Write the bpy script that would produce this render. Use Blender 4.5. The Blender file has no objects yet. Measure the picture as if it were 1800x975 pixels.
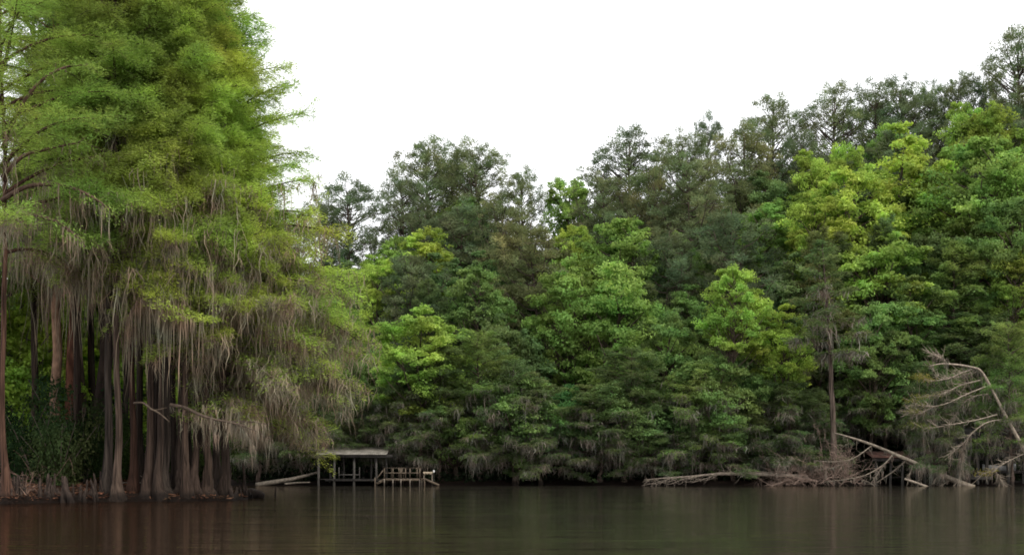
import bpy, math, random
import numpy as np
from mathutils import Vector

# ------------------------------------------------------------------ basics
scene = bpy.context.scene
COL = scene.collection
FPX, CX, HY, CAMZ = 2500.0, 900.0, 824.0, 1.5        # a 50 mm lens on a 1800 px wide picture, horizon row, eye height

def P(px, py, Y):
    return np.array([(px - CX) / FPX * Y, Y, CAMZ + (HY - py) / FPX * Y])

def PX(px, Y):
    return (px - CX) / FPX * Y

def smooth(t):
    t = np.clip(t, 0, 1)
    return t * t * (3 - 2 * t)

# ------------------------------------------------------------------ terrain
def ground_z(x, y):
    x = np.asarray(x, float); y = np.asarray(y, float)
    wob = 0.7 * np.sin(x * .21 + 1) + 0.5 * np.sin(x * .53) + .25 * np.sin(x * 1.3)
    s1 = y - (129.6 + wob)
    slope = np.interp(x, [-80, -12, 20, 60, 110], [.16, .17, .27, .42, .46])
    up = np.clip(s1 - 4, 0, 110)
    far = np.where(s1 < 0, np.maximum(s1 * .35, -2.0),
                   .55 * (1 - np.exp(-np.maximum(s1, 0) / 1.2)) + slope * (up - up ** 2 / 330) + 13 * smooth((s1 - 66) / 40))
    yf = np.interp(x, [-200, -60, -22, -18.5, -13.5], [40, 55, 61.5, 65.3, 67.0]) + .25 * np.sin(x * 2.1) + .15 * np.sin(x * 5.3)
    xr = np.interp(y, [60, 67, 77, 85, 130, 190], [-13.0, -13.2, -13.7, -17, -30, -40]) + .2 * np.sin(y * 1.7)
    s2 = np.minimum(y - yf, xr - x)
    near = np.where(s2 < 0, np.maximum(s2 * .5, -2.0),
                    .32 * (1 - np.exp(-np.maximum(s2, 0) / .6)) + .10 * np.clip(s2 - .8, 0, 60))
    bump = .06 * np.sin(x * 1.9 + y * .7) * np.sin(y * 1.3 - x * .4) + .04 * np.sin(x * 4.1) * np.sin(y * 3.7)
    z = np.maximum(far, near)
    return z + bump * (z > .05)

def gz(x, y):
    return float(ground_z(x, y))

# ------------------------------------------------------------------ mesh accumulation
class Acc:
    def __init__(self):
        self.v, self.q, self.t, self.s, self.n = [], [], [], [], 0
    def add(self, v, quads=None, tris=None, shade=None):
        v = np.asarray(v, float).reshape(-1, 3)
        if quads is not None and len(quads): self.q.append(np.asarray(quads, int).reshape(-1, 4) + self.n)
        if tris is not None and len(tris): self.t.append(np.asarray(tris, int).reshape(-1, 3) + self.n)
        self.v.append(v)
        if shade is None: shade = np.ones(len(v))
        self.s.append(np.broadcast_to(np.asarray(shade, float), (len(v),)))
        self.n += len(v)
    def tube(self, pts, rad, k=6, cap=True, flute=None):
        pts = np.asarray(pts, float); n = len(pts)
        rad = np.broadcast_to(np.asarray(rad, float), (n,))
        d = np.gradient(pts, axis=0); d /= np.linalg.norm(d, axis=1)[:, None] + 1e-9
        ref = np.array([0, 0, 1.0]) if abs(d[:, 2]).mean() < .7 else np.array([0, 1.0, 0])
        u = np.cross(d, ref); u /= np.linalg.norm(u, axis=1)[:, None] + 1e-9
        w = np.cross(d, u)
        a = np.arange(k) * 2 * np.pi / k
        R = rad[:, None] * np.ones(k)[None]
        if flute is not None: R = R * flute(np.arange(n), a)
        v = pts[:, None] + R[..., None] * (np.cos(a)[None, :, None] * u[:, None] + np.sin(a)[None, :, None] * w[:, None])
        i = np.arange(n - 1)[:, None] * k; j = np.arange(k)[None]; j2 = (j + 1) % k
        q = np.stack([i + j, i + j2, i + k + j2, i + k + j], -1).reshape(-1, 4)
        tris = None
        v = v.reshape(-1, 3)
        if cap:
            v = np.vstack([v, pts[0], pts[-1]])
            c0, c1 = n * k, n * k + 1
            jj = np.arange(k); jn = (jj + 1) % k
            tris = np.vstack([np.stack([np.full(k, c0), jn, jj], -1), np.stack([np.full(k, c1), (n - 1) * k + jj, (n - 1) * k + jn], -1)])
        self.add(v, q, tris)
    def box(self, c, size, rot=0.0):
        c = np.asarray(c, float); h = np.asarray(size, float) / 2
        s = np.array([[x, y, z] for z in (-1, 1) for y in (-1, 1) for x in (-1, 1)], float) * h
        cr, sr = math.cos(rot), math.sin(rot)
        s = np.stack([s[:, 0] * cr - s[:, 1] * sr, s[:, 0] * sr + s[:, 1] * cr, s[:, 2]], -1) + c
        self.add(s, [[0, 2, 3, 1], [4, 5, 7, 6], [0, 1, 5, 4], [2, 6, 7, 3], [0, 4, 6, 2], [1, 3, 7, 5]])
    def beam(self, a, b, w, h):
        """rectangular bar from a to b"""
        a = np.asarray(a, float); b = np.asarray(b, float); d = (b - a) / np.linalg.norm(b - a)
        ref = np.array([0, 0, 1.0]) if abs(d[2]) < .9 else np.array([0, 1.0, 0])
        u = np.cross(d, ref); u /= np.linalg.norm(u); t = np.cross(u, d)
        c = [a + sx * u * w / 2 + sy * t * h / 2 for sx, sy in ((-1, -1), (1, -1), (1, 1), (-1, 1))]
        e = [p + (b - a) for p in c]
        self.add(c + e, [[3, 2, 1, 0], [4, 5, 6, 7], [0, 1, 5, 4], [1, 2, 6, 5], [2, 3, 7, 6], [3, 0, 4, 7]])
    def leaves(self, c, d, nrm, L, W, shade):
        """diamond leaf blades: centre, direction, facing, length, width"""
        d = d / (np.linalg.norm(d, axis=1)[:, None] + 1e-9)
        s = np.cross(nrm, d); s /= np.linalg.norm(s, axis=1)[:, None] + 1e-9
        L = np.broadcast_to(L, (len(c),))[:, None]; W = np.broadcast_to(W, (len(c),))[:, None]
        v = np.stack([c - d * L / 2, c + s * W / 2 - d * L * .08, c + d * L / 2, c - s * W / 2 - d * L * .08], 1)
        n = len(c)
        self.add(v.reshape(-1, 3), np.arange(4 * n).reshape(n, 4), None, np.repeat(shade, 4))
    def ribbons(self, top, length, width, rng, seg=3, sway=.08):
        """hanging moss strands: tapering wavy ribbons"""
        n = len(top); az = rng.uniform(0, np.pi, n)
        s = np.stack([np.cos(az), np.sin(az), np.zeros(n)], -1)
        prof = np.interp(np.linspace(0, 1, seg + 1), [0, .25, .6, 1], [.5, 1, .7, .04])
        drift = rng.normal(0, sway, (n, 3)); drift[:, 2] = 0
        rows = []
        off = np.zeros((n, 3))
        for k in range(seg + 1):
            t = k / seg
            c = top + np.array([0, 0, -1]) * (length * t)[:, None] + off
            rows.append(c + s * (width * prof[k] / 2)[:, None]); rows.append(c - s * (width * prof[k] / 2)[:, None])
            j = rng.normal(0, sway * .38, (n, 3)); j[:, 2] = 0
            off = off + drift / seg + j
        v = np.stack(rows, 1)                                   # n, 2(seg+1), 3
        m = 2 * (seg + 1)
        base = np.arange(n)[:, None, None] * m
        q = np.array([[2 * k, 2 * k + 1, 2 * k + 3, 2 * k + 2] for k in range(seg)])[None] + base
        self.add(v.reshape(-1, 3), q.reshape(-1, 4), None, np.repeat(rng.uniform(.6, 1.3, n), m))
    def mesh(self, name, mat, smooth_shade=False):
        me = bpy.data.meshes.new(name)
        if not self.v: return me
        v = np.vstack(self.v).astype(np.float32)
        q = np.vstack(self.q) if self.q else np.zeros((0, 4), int)
        t = np.vstack(self.t) if self.t else np.zeros((0, 3), int)
        loops = np.concatenate([q.ravel(), t.ravel()]).astype(np.int32)
        starts = np.concatenate([np.arange(len(q)) * 4, len(q) * 4 + np.arange(len(t)) * 3]).astype(np.int32)
        me.vertices.add(len(v)); me.vertices.foreach_set('co', v.ravel())
        me.loops.add(len(loops)); me.loops.foreach_set('vertex_index', loops)
        me.polygons.add(len(starts)); me.polygons.foreach_set('loop_start', starts)
        if smooth_shade: me.polygons.foreach_set('use_smooth', np.ones(len(starts), bool))
        a = me.attributes.new('shade', 'FLOAT', 'POINT'); a.data.foreach_set('value', np.concatenate(self.s).astype(np.float32))
        me.materials.append(mat)
        me.update(); me.validate()
        return me

# ------------------------------------------------------------------ objects and tags
def link(name, me, parent=None, loc=(0, 0, 0), color=None):
    o = bpy.data.objects.new(name, me); COL.objects.link(o)
    o.location = loc
    if parent is not None: o.parent = parent
    if color is not None: o.color = (*color, 1)
    return o

def tag(o, label, cat, group=None):
    o['label'] = label; o['category'] = cat
    if group: o['group'] = group
    return o

def thing(name, label, cat, loc=(0, 0, 0), group=None):
    o = bpy.data.objects.new(name, None); COL.objects.link(o); o.location = loc
    o.empty_display_size = .2
    return tag(o, label, cat, group)

# ------------------------------------------------------------------ materials
def new_mat(name):
    m = bpy.data.materials.new(name); m.use_nodes = True
    nt = m.node_tree; nt.nodes.clear()
    return m, nt, nt.nodes, nt.links

def N(nodes, t, **kw):
    n = nodes.new(t)
    for k, v in kw.items():
        if k.startswith('i_'): n.inputs[int(k[2:]) if k[2:].isdigit() else k[2:]].default_value = v
        else: setattr(n, k, v)
    return n

def math_node(nodes, links, op, a, b):
    n = nodes.new('ShaderNodeMath'); n.operation = op
    for i, s in enumerate((a, b)):
        if isinstance(s, (int, float)): n.inputs[i].default_value = s
        else: links.new(s, n.inputs[i])
    return n.outputs[0]

def foliage_mat(name, transl=.35, tcol=(1.2, 1.2, .8), scale=.35):
    m, nt, nodes, links = new_mat(name)
    info = N(nodes, 'ShaderNodeObjectInfo')
    att = N(nodes, 'ShaderNodeAttribute', attribute_name='shade')
    geo = N(nodes, 'ShaderNodeNewGeometry')
    noi = N(nodes, 'ShaderNodeTexNoise'); noi.inputs['Scale'].default_value = scale; noi.inputs['Detail'].default_value = 2
    links.new(geo.outputs['Position'], noi.inputs['Vector'])
    r = N(nodes, 'ShaderNodeMapRange'); links.new(noi.outputs['Fac'], r.inputs[0])
    r.inputs[1].default_value = .3; r.inputs[2].default_value = .7; r.inputs[3].default_value = .72; r.inputs[4].default_value = 1.25
    k = math_node(nodes, links, 'MULTIPLY', att.outputs['Fac'], r.outputs[0])
    mul = N(nodes, 'ShaderNodeVectorMath', operation='SCALE'); links.new(info.outputs['Color'], mul.inputs[0]); links.new(k, mul.inputs['Scale'])
    n2 = N(nodes, 'ShaderNodeTexNoise'); n2.inputs['Scale'].default_value = scale * .7; n2.inputs['Detail'].default_value = 3
    off = N(nodes, 'ShaderNodeVectorMath', operation='ADD'); links.new(geo.outputs['Position'], off.inputs[0]); off.inputs[1].default_value = (37, 11, 5); links.new(off.outputs[0], n2.inputs['Vector'])
    hr = N(nodes, 'ShaderNodeMapRange'); links.new(n2.outputs['Fac'], hr.inputs[0]); hr.inputs[1].default_value = .3; hr.inputs[2].default_value = .7; hr.inputs[3].default_value = .80; hr.inputs[4].default_value = 1.18
    cx_ = N(nodes, 'ShaderNodeCombineXYZ'); links.new(hr.outputs[0], cx_.inputs[0]); cx_.inputs[1].default_value = 1; cx_.inputs[2].default_value = 1
    mul0 = mul; mul = N(nodes, 'ShaderNodeVectorMath', operation='MULTIPLY'); links.new(mul0.outputs[0], mul.inputs[0]); links.new(cx_.outputs[0], mul.inputs[1])
    dif = N(nodes, 'ShaderNodeBsdfDiffuse'); links.new(mul.outputs[0], dif.inputs[0])
    tr = N(nodes, 'ShaderNodeBsdfTranslucent')
    tm = N(nodes, 'ShaderNodeVectorMath', operation='MULTIPLY'); links.new(mul.outputs[0], tm.inputs[0]); tm.inputs[1].default_value = tcol
    links.new(tm.outputs[0], tr.inputs[0])
    mix = N(nodes, 'ShaderNodeMixShader'); mix.inputs[0].default_value = transl
    links.new(dif.outputs[0], mix.inputs[1]); links.new(tr.outputs[0], mix.inputs[2])
    out = N(nodes, 'ShaderNodeOutputMaterial'); links.new(mix.outputs[0], out.inputs[0])
    return m

def rough_mat(name, c1, c2, scale=(6, 6, 1.2), bump=.4, rough=.9, detail=6, obj_color=False, low_dark=None):
    """noise-mottled matt surface stretched along z (bark, timber, earth)"""
    m, nt, nodes, links = new_mat(name)
    tc = N(nodes, 'ShaderNodeTexCoord'); mp = N(nodes, 'ShaderNodeMapping'); mp.inputs['Scale'].default_value = scale
    links.new(tc.outputs['Object'], mp.inputs[0])
    no = N(nodes, 'ShaderNodeTexNoise'); no.inputs['Scale'].default_value = 1; no.inputs['Detail'].default_value = detail
    links.new(mp.outputs[0], no.inputs['Vector'])
    cr = N(nodes, 'ShaderNodeValToRGB'); links.new(no.outputs['Fac'], cr.inputs[0])
    cr.color_ramp.elements[0].position = .33; cr.color_ramp.elements[0].color = (*c1, 1)
    cr.color_ramp.elements[1].position = .68; cr.color_ramp.elements[1].color = (*c2, 1)
    col = cr.outputs[0]
    if obj_color:
        info = N(nodes, 'ShaderNodeObjectInfo')
        mx = N(nodes, 'ShaderNodeVectorMath', operation='MULTIPLY'); links.new(col, mx.inputs[0]); links.new(info.outputs['Color'], mx.inputs[1])
        col = mx.outputs[0]
    if low_dark is not None:                                            # a damp dark band just above the waterline
        g = N(nodes, 'ShaderNodeNewGeometry'); sp = N(nodes, 'ShaderNodeSeparateXYZ'); links.new(g.outputs['Position'], sp.inputs[0])
        h = math_node(nodes, links, 'ADD', sp.outputs[2], math_node(nodes, links, 'MULTIPLY', no.outputs['Fac'], -.35))
        r = N(nodes, 'ShaderNodeMapRange'); links.new(h, r.inputs[0]); r.inputs[1].default_value = low_dark - .25; r.inputs[2].default_value = low_dark; r.inputs[3].default_value = .3; r.inputs[4].default_value = 1
        mx = N(nodes, 'ShaderNodeVectorMath', operation='SCALE'); links.new(col, mx.inputs[0]); links.new(r.outputs[0], mx.inputs['Scale'])
        col = mx.outputs[0]
    b = N(nodes, 'ShaderNodeBsdfPrincipled'); links.new(col, b.inputs['Base Color']); b.inputs['Roughness'].default_value = rough
    b.inputs['Specular IOR Level'].default_value = .2
    bp = N(nodes, 'ShaderNodeBump'); bp.inputs['Strength'].default_value = bump; bp.inputs['Distance'].default_value = .05
    links.new(no.outputs['Fac'], bp.inputs['Height']); links.new(bp.outputs[0], b.inputs['Normal'])
    out = N(nodes, 'ShaderNodeOutputMaterial'); links.new(b.outputs[0], out.inputs[0])
    return m

M = {}
M['leaf_cypress'] = foliage_mat('feathery_foliage', .5)
M['leaf_broad'] = foliage_mat('broad_foliage', .48)
M['leaf_pine'] = foliage_mat('pine_needles', .4, (1.1, 1.1, .7))
M['moss'] = foliage_mat('hanging_moss', .3, (1.05, 1.0, .9), 1.2)
M['bark'] = rough_mat('fibrous_bark', (.02, .014, .011), (.135, .105, .085), (13, 13, .55), 1.0, .95, 8, obj_color=True, low_dark=.35)
M['bark_limb'] = rough_mat('limb_bark', (.05, .04, .033), (.13, .105, .085), (6, 6, 2), .5, .95, obj_color=True)
M['dead_wood'] = rough_mat('weathered_dead_wood', (.18, .155, .13), (.42, .37, .31), (5, 5, 5), .4, .85, obj_color=True)
M['twig'] = rough_mat('bare_twigs', (.09, .065, .055), (.22, .17, .145), (4, 4, 4), .2, .9, obj_color=True)
M['timber'] = rough_mat('grey_timber', (.09, .075, .06), (.23, .19, .15), (7, 7, 2.5), .4, .85, obj_color=True, low_dark=.3)
M['knee'] = rough_mat('cypress_knee_bark', (.014, .010, .008), (.07, .05, .04), (10, 10, 4), .6, .95, low_dark=.25)

# ------------------------------------------------------------------ tree builders  (each returns {part name: mesh})
def rand_unit(rng, n):
    v = rng.normal(size=(n, 3)); return v / np.linalg.norm(v, axis=1)[:, None]

def fluted(H, pts, seedph, lobes=6, amp=.28, reach=1.6):
    z = np.asarray(pts)[:, 2] - np.asarray(pts)[0, 2]
    def f(i, a):
        fall = np.exp(-np.clip(z, 0, None) / reach)[:, None]
        return 1 + fall * amp * np.cos(lobes * a + seedph)[None] + .05 * np.cos(3 * a + seedph * 2)[None] * np.sin(z * .8)[:, None]
    return f

def cypress(seed, H=25, R=.36, zmin=9, rmax=4.0, nbr=60, leaf=(.22, .055), per=60, moss=300, mossmax=13, mosslen=1.1,
            bias=None, lean=(0, 0), mosslow=None, flare=1.1, up=.35, power=.75, bottom_gap=0.0, twig_fac=1.0, spread=1.0, mw=1.0, vj=.28, mossw=(5, 17), lowz=0, lowthin=1.0, bfac=1.0, lowL=1.0):
    rng = np.random.default_rng(seed)
    tr, cr, mo = Acc(), Acc(), Acc()
    n = 22
    tz = np.concatenate([[-.8, -.3, 0, .25, .6, 1.0, 1.6, 2.4], np.linspace(3.4, H, n - 8)])
    wob = rng.normal(0, .05, (n, 2)).cumsum(0); wob -= wob[2]
    tp = np.stack([wob[:, 0] + lean[0] * (tz / H), wob[:, 1] + lean[1] * (tz / H), tz], -1)
    trad = R * np.clip(1 - np.clip(tz, 0, H) / H, .03, 1) ** .75 + R * flare * np.exp(-np.clip(tz, -.3, None) / .6)
    tr.tube(tp, trad, 16, flute=fluted(H, tp, rng.uniform(0, 6), rng.integers(5, 8)))
    def trunk_at(z):
        return np.array([np.interp(z, tz, tp[:, 0]), np.interp(z, tz, tp[:, 1]), z])
    az = rng.uniform(0, 6.28)
    tops, wts = [], []
    for b in range(nbr):
        f = ((b + rng.uniform(0, 1)) / nbr) ** .9
        z0 = zmin + (H - zmin) * f * .985
        az += 2.4 + rng.normal(0, .35)
        prof = rmax * ((1 - f) ** power) * (.55 + .45 * min(1, f / .12 + .45)) + .35
        L = prof * rng.uniform(.72, 1.12)
        if bias is not None:
            c = math.cos(az - bias[0])
            L *= 1 + bias[1] * c
            if z0 < bias[2] and c < .1: continue
        if lowz: L *= np.interp(z0, [lowz - 4, lowz], [lowL, 1])
        if L < .3: continue
        dirh = np.array([math.cos(az), math.sin(az), 0])
        t = np.linspace(0, 1, 8)
        rise = up * rng.uniform(.5, 1.3) + .5 * f; sag = rng.uniform(.25, .75) * (1 - f * .6)
        side = np.array([-dirh[1], dirh[0], 0]) * rng.normal(0, .12)
        pts = trunk_at(z0) + L * (t[:, None] * dirh + (t ** 2)[:, None] * side) + np.outer(L * (rise * t - sag * t ** 2), [0, 0, 1])
        br = bfac * max(.018, .028 * L ** .75 + .008 * (1 - f))
        tr.tube(pts, br * (1 - t * .85), 5, cap=False)
        sh_b = rng.uniform(.82, 1.15)
        # twigs in a flat spray on either side of the bough
        nt = int((7 + L * 3.2) * twig_fac)
        for k in range(nt):
            tt = .18 + .82 * ((k + rng.uniform(0, 1)) / nt) ** .8
            p0 = np.array([np.interp(tt, t, pts[:, i]) for i in range(3)])
            sgn = 1 if k % 2 else -1
            ang = sgn * rng.uniform(.5, 1.2) * (1 - .6 * max(0, tt - .7) / .3)
            ca, sa = math.cos(ang), math.sin(ang)
            td = np.array([dirh[0] * ca - dirh[1] * sa, dirh[0] * sa + dirh[1] * ca, rng.normal(.08, vj)])
            tl = (.35 + .36 * L * (1 - .55 * tt) * rng.uniform(.6, 1.2)) * spread
            u = np.linspace(0, 1, 4)
            tpnt = p0 + tl * (u[:, None] * td) - np.outer(tl * .22 * u ** 2, [0, 0, 1])
            tr.tube(tpnt, .011 * (1 - .8 * u) + .003, 3, cap=False)
            m = int(per * (.35 + tl * .9) * (lowthin if z0 < lowz and rng.random() < .8 else 1))
            if m < 2: continue
            q = rng.uniform(.05, 1.08, m)
            c = p0 + tl * q[:, None] * td - np.outer(tl * .22 * q ** 2, [0, 0, 1])
            lat = np.array([-td[1], td[0], 0])
            wd = (.13 + .20 * np.sin(np.clip(q, 0, 1) * np.pi)) * (.6 + .5 * tl)
            ls = rng.normal(0, 1, m)
            c = c + (ls * wd)[:, None] * lat + np.outer(rng.normal(0, .10, m) - .06 * np.abs(ls), [0, 0, 1])
            d = td + np.sign(ls)[:, None] * lat * rng.uniform(.4, 1.3, m)[:, None] + rng.normal(0, .25, (m, 3))
            nr = np.array([0, -.1, .9]) + rng.normal(0, .6, (m, 3))
            s = sh_b * rng.uniform(.75, 1.25) * rng.uniform(.8, 1.2, m)
            cr.leaves(c, d, nr, leaf[0] * rng.uniform(.6, 1.3, m), leaf[1] * rng.uniform(.7, 1.3, m), s)
            if z0 < mossmax:
                fw = max(.04, 1 - (z0 / mossmax) ** 1.6); tops.append(p0); wts.append(.6 * fw); tops.append(tpnt[2]); wts.append(.9 * fw)
        if z0 < mossmax + 2:
            for tt in np.linspace(.1, .95, int(3 + L * 2)):
                tops.append(np.array([np.interp(tt, t, pts[:, i]) for i in range(3)])); wts.append(1.3 * max(.05, 1 - (z0 / (mossmax + 2)) ** 1.6))
    if moss and tops:
        T = np.array(tops); w = np.array(wts); w /= w.sum()
        idx = rng.choice(len(T), moss, p=w)
        for i in idx:
            c = T[i]
            k = int(rng.integers(*mossw) * 1.25)
            base_len = mosslen * rng.lognormal(0, .45)
            spread_m = rng.uniform(.10, .40)
            tp_ = c + rng.normal(0, 1, (k, 3)) * [spread_m, spread_m, .05]
            ln = np.minimum(base_len * rng.uniform(.2, 1.25, k), np.maximum(tp_[:, 2] - (mosslow or .25), .15))
            mo.ribbons(tp_, ln, mw * rng.uniform(.014, .058, k), rng, 5, .2)
    parts = {'trunk': tr.mesh('trunk', M['bark'], True), 'crown': cr.mesh('crown', M['leaf_cypress'])}
    if moss and tops: parts['spanish_moss'] = mo.mesh('spanish_moss', M['moss'])
    return dict(parts=parts, H=H, W=2 * rmax)

def limbs_to(tr, rng, base, targets, r0, k=5):
    """curving limbs from points on the trunk to the clumps they carry"""
    for a, b, r in zip(base, targets, r0):
        t = np.linspace(0, 1, 6)[:, None]
        mid = a + (b - a) * t
        bow = np.linalg.norm(b - a) * .12
        mid = mid + np.sin(t * np.pi) * (rng.normal(0, .4, 3) * bow) + np.array([0, 0, -1]) * np.sin(t * np.pi) * bow * rng.uniform(-.4, .8)
        tr.tube(mid, r * (1 - .8 * t[:, 0]), k, cap=False)

def broadleaf(seed, W=8.0, aspect=2.4, deep=1.25, R=.22, nclump=60, sub=7, per=62, leaf=(.23, .145), gap=.50, droop=0.0, taper=.3):
    rng = np.random.default_rng(seed)
    tr, cr = Acc(), Acc()
    H = W * aspect; rx = W / 2; z0 = max(.04, 1 - deep / aspect)
    n = 9
    tz = np.linspace(-.8, H * .85, n); wob = rng.normal(0, .14, (n, 2)).cumsum(0); wob -= wob[0]
    tp = np.stack([wob[:, 0], wob[:, 1], tz], -1)
    tr.tube(tp, R * (1 - np.linspace(0, .8, n)) + R * .6 * np.exp(-np.clip(tz, 0, None) / .5), 9)
    zc = H * (z0 + 1) / 2; rz = H * (1 - z0) / 2
    C, Rc = [], []
    tries = 0
    while len(C) < nclump and tries < 6000:
        tries += 1
        u = rand_unit(rng, 1)[0]; rr = rng.uniform(.2, 1.0) ** .45
        w = 1 - taper * u[2] if u[2] > 0 else 1 - .2 * abs(u[2])
        r = rx * rng.uniform(.17, .34)
        p = np.array([u[0] * (rx - r * .6) * rr * w, u[1] * (rx - r * .6) * rr * w, zc + u[2] * (rz - r * .5) * rr])
        p[2] += rng.normal(0, .04) * rz
        if any(np.linalg.norm(p - q) < (r + s_) * gap for q, s_ in zip(C, Rc)): continue
        C.append(p); Rc.append(r)
    C = np.array(C); Rc = np.array(Rc)
    base = np.array([[np.interp(max(H * .12, p[2] - np.hypot(p[0], p[1]) * rng.uniform(.6, 1.1) - .5), tz, tp[:, i]) for i in range(3)] for p in C])
    limbs_to(tr, rng, base, C - np.array([0, 0, .3]) * Rc[:, None], np.clip(.04 + .014 * np.linalg.norm(C - base, axis=1), .03, .12))
    for p, r in zip(C, Rc):
        sh_c = rng.uniform(.72, 1.22)
        for _ in range(sub):
            u = rand_unit(rng, 1)[0]; u[2] = u[2] * .8 + .12
            sc = p + u * r * rng.uniform(.35, .95) * [1.05, 1.05, .8]
            sr = r * rng.uniform(.28, .58)
            m = int(per * rng.uniform(.5, 1.4))
            v = rand_unit(rng, m); v[:, 2] = np.abs(v[:, 2]) * rng.choice([1, 1, 1, -.6], m)
            c = sc + v * sr * rng.uniform(.4, 1.15, m)[:, None] * [1.15, 1.15, .75]
            c[:, 2] -= droop * (np.hypot(v[:, 0], v[:, 1]) ** 2) * sr
            nr = v * .7 + np.array([0, 0, .6]) + rng.normal(0, .55, (m, 3))
            d = np.cross(nr, rng.normal(size=(m, 3))) + np.array([0, 0, -.3 - droop])
            cr.leaves(c, d, nr, leaf[0] * rng.uniform(.6, 1.35, m), leaf[1] * rng.uniform(.6, 1.35, m), sh_c * rng.uniform(.85, 1.15) * rng.uniform(.75, 1.25, m))
    return dict(parts={'trunk': tr.mesh('trunk', M['bark_limb'], True), 'crown': cr.mesh('crown', M['leaf_broad'])}, H=H, W=W)

def pine(seed, H=28, R=.24, z0=.52, rx=4.0, nb=40, tuft=8, per=95, leaf=(.30, .06), flat=.8, puff=.55):
    rng = np.random.default_rng(seed)
    tr, cr = Acc(), Acc()
    n = 12
    tz = np.linspace(-.8, H * .95, n); wob = rng.normal(0, .11, (n, 2)).cumsum(0); wob -= wob[0]
    tp = np.stack([wob[:, 0], wob[:, 1], tz], -1)
    tr.tube(tp, R * (1 - np.linspace(0, .88, n) ** 1.3) + R * .5 * np.exp(-np.clip(tz, 0, None) / .5), 9)
    az = rng.uniform(0, 6.28)
    for b in range(nb):
        f = (b + rng.uniform(0, 1)) / nb
        zb = H * (z0 - .06) + H * (1 - z0) * f * .92
        az += 2.4 + rng.normal(0, .6)
        prof = rx * math.sqrt(max(0.02, 1 - (max(0, f - .35) / .68) ** 2.2)) * (.55 + .45 * min(1, f / .3))
        L = prof * rng.uniform(.6, 1.05)
        dirh = np.array([math.cos(az), math.sin(az), 0])
        t = np.linspace(0, 1, 7)
        rise = rng.uniform(.0, .5) + .7 * f
        p0 = np.array([np.interp(zb, tz, tp[:, i]) for i in range(3)])
        pts = p0 + L * (t[:, None] * dirh) + np.outer(L * (rise * t ** 1.3 - .12 * np.sin(t * np.pi)), [0, 0, 1]) + np.cumsum(rng.normal(0, .035 * L, (7, 3)), 0) * t[:, None]
        pts[:, 2] = np.minimum(pts[:, 2], H * .985)
        tr.tube(pts, max(.03, .02 * L + .02) * (1 - .75 * t), 5, cap=False)
        sh_b = rng.uniform(.72, 1.25)
        for k in range(int(tuft * (.45 + L / rx * .8)) + 2):
            tt = rng.uniform(.25, 1.0) ** .6
            q = np.array([np.interp(tt, t, pts[:, i]) for i in range(3)])
            off = rng.normal(0, 1, 3) * [.16 * L + .25, .16 * L + .25, .10 * L + .25]; off[2] += .15
            c0 = q + off
            tr.tube(np.array([q, (q + c0) / 2 + [0, 0, -.06], c0]), [.028, .02, .012], 3, cap=False)
            pr = puff * rng.uniform(.5, 1.5)
            m = int(per * rng.uniform(.6, 1.3) * min(1.6, pr / puff))
            v = rand_unit(rng, m); v[:, 2] = v[:, 2] * .8 + .15
            c = c0 + v * (pr * rng.uniform(.15, 1.0, m) ** .6)[:, None] * [1.1, 1.1, flat]
            d = v + rng.normal(0, .4, (m, 3)) + np.array([0, 0, .2])
            cr.leaves(c, d, rand_unit(rng, m) + v * .5, leaf[0] * rng.uniform(.6, 1.3, m), leaf[1] * rng.uniform(.7, 1.3, m), sh_b * rng.uniform(.82, 1.18) * rng.uniform(.7, 1.3, m))
    return dict(parts={'trunk': tr.mesh('trunk', M['bark_limb'], True), 'crown': cr.mesh('crown', M['leaf_pine'])}, H=H, W=2 * rx)

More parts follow.
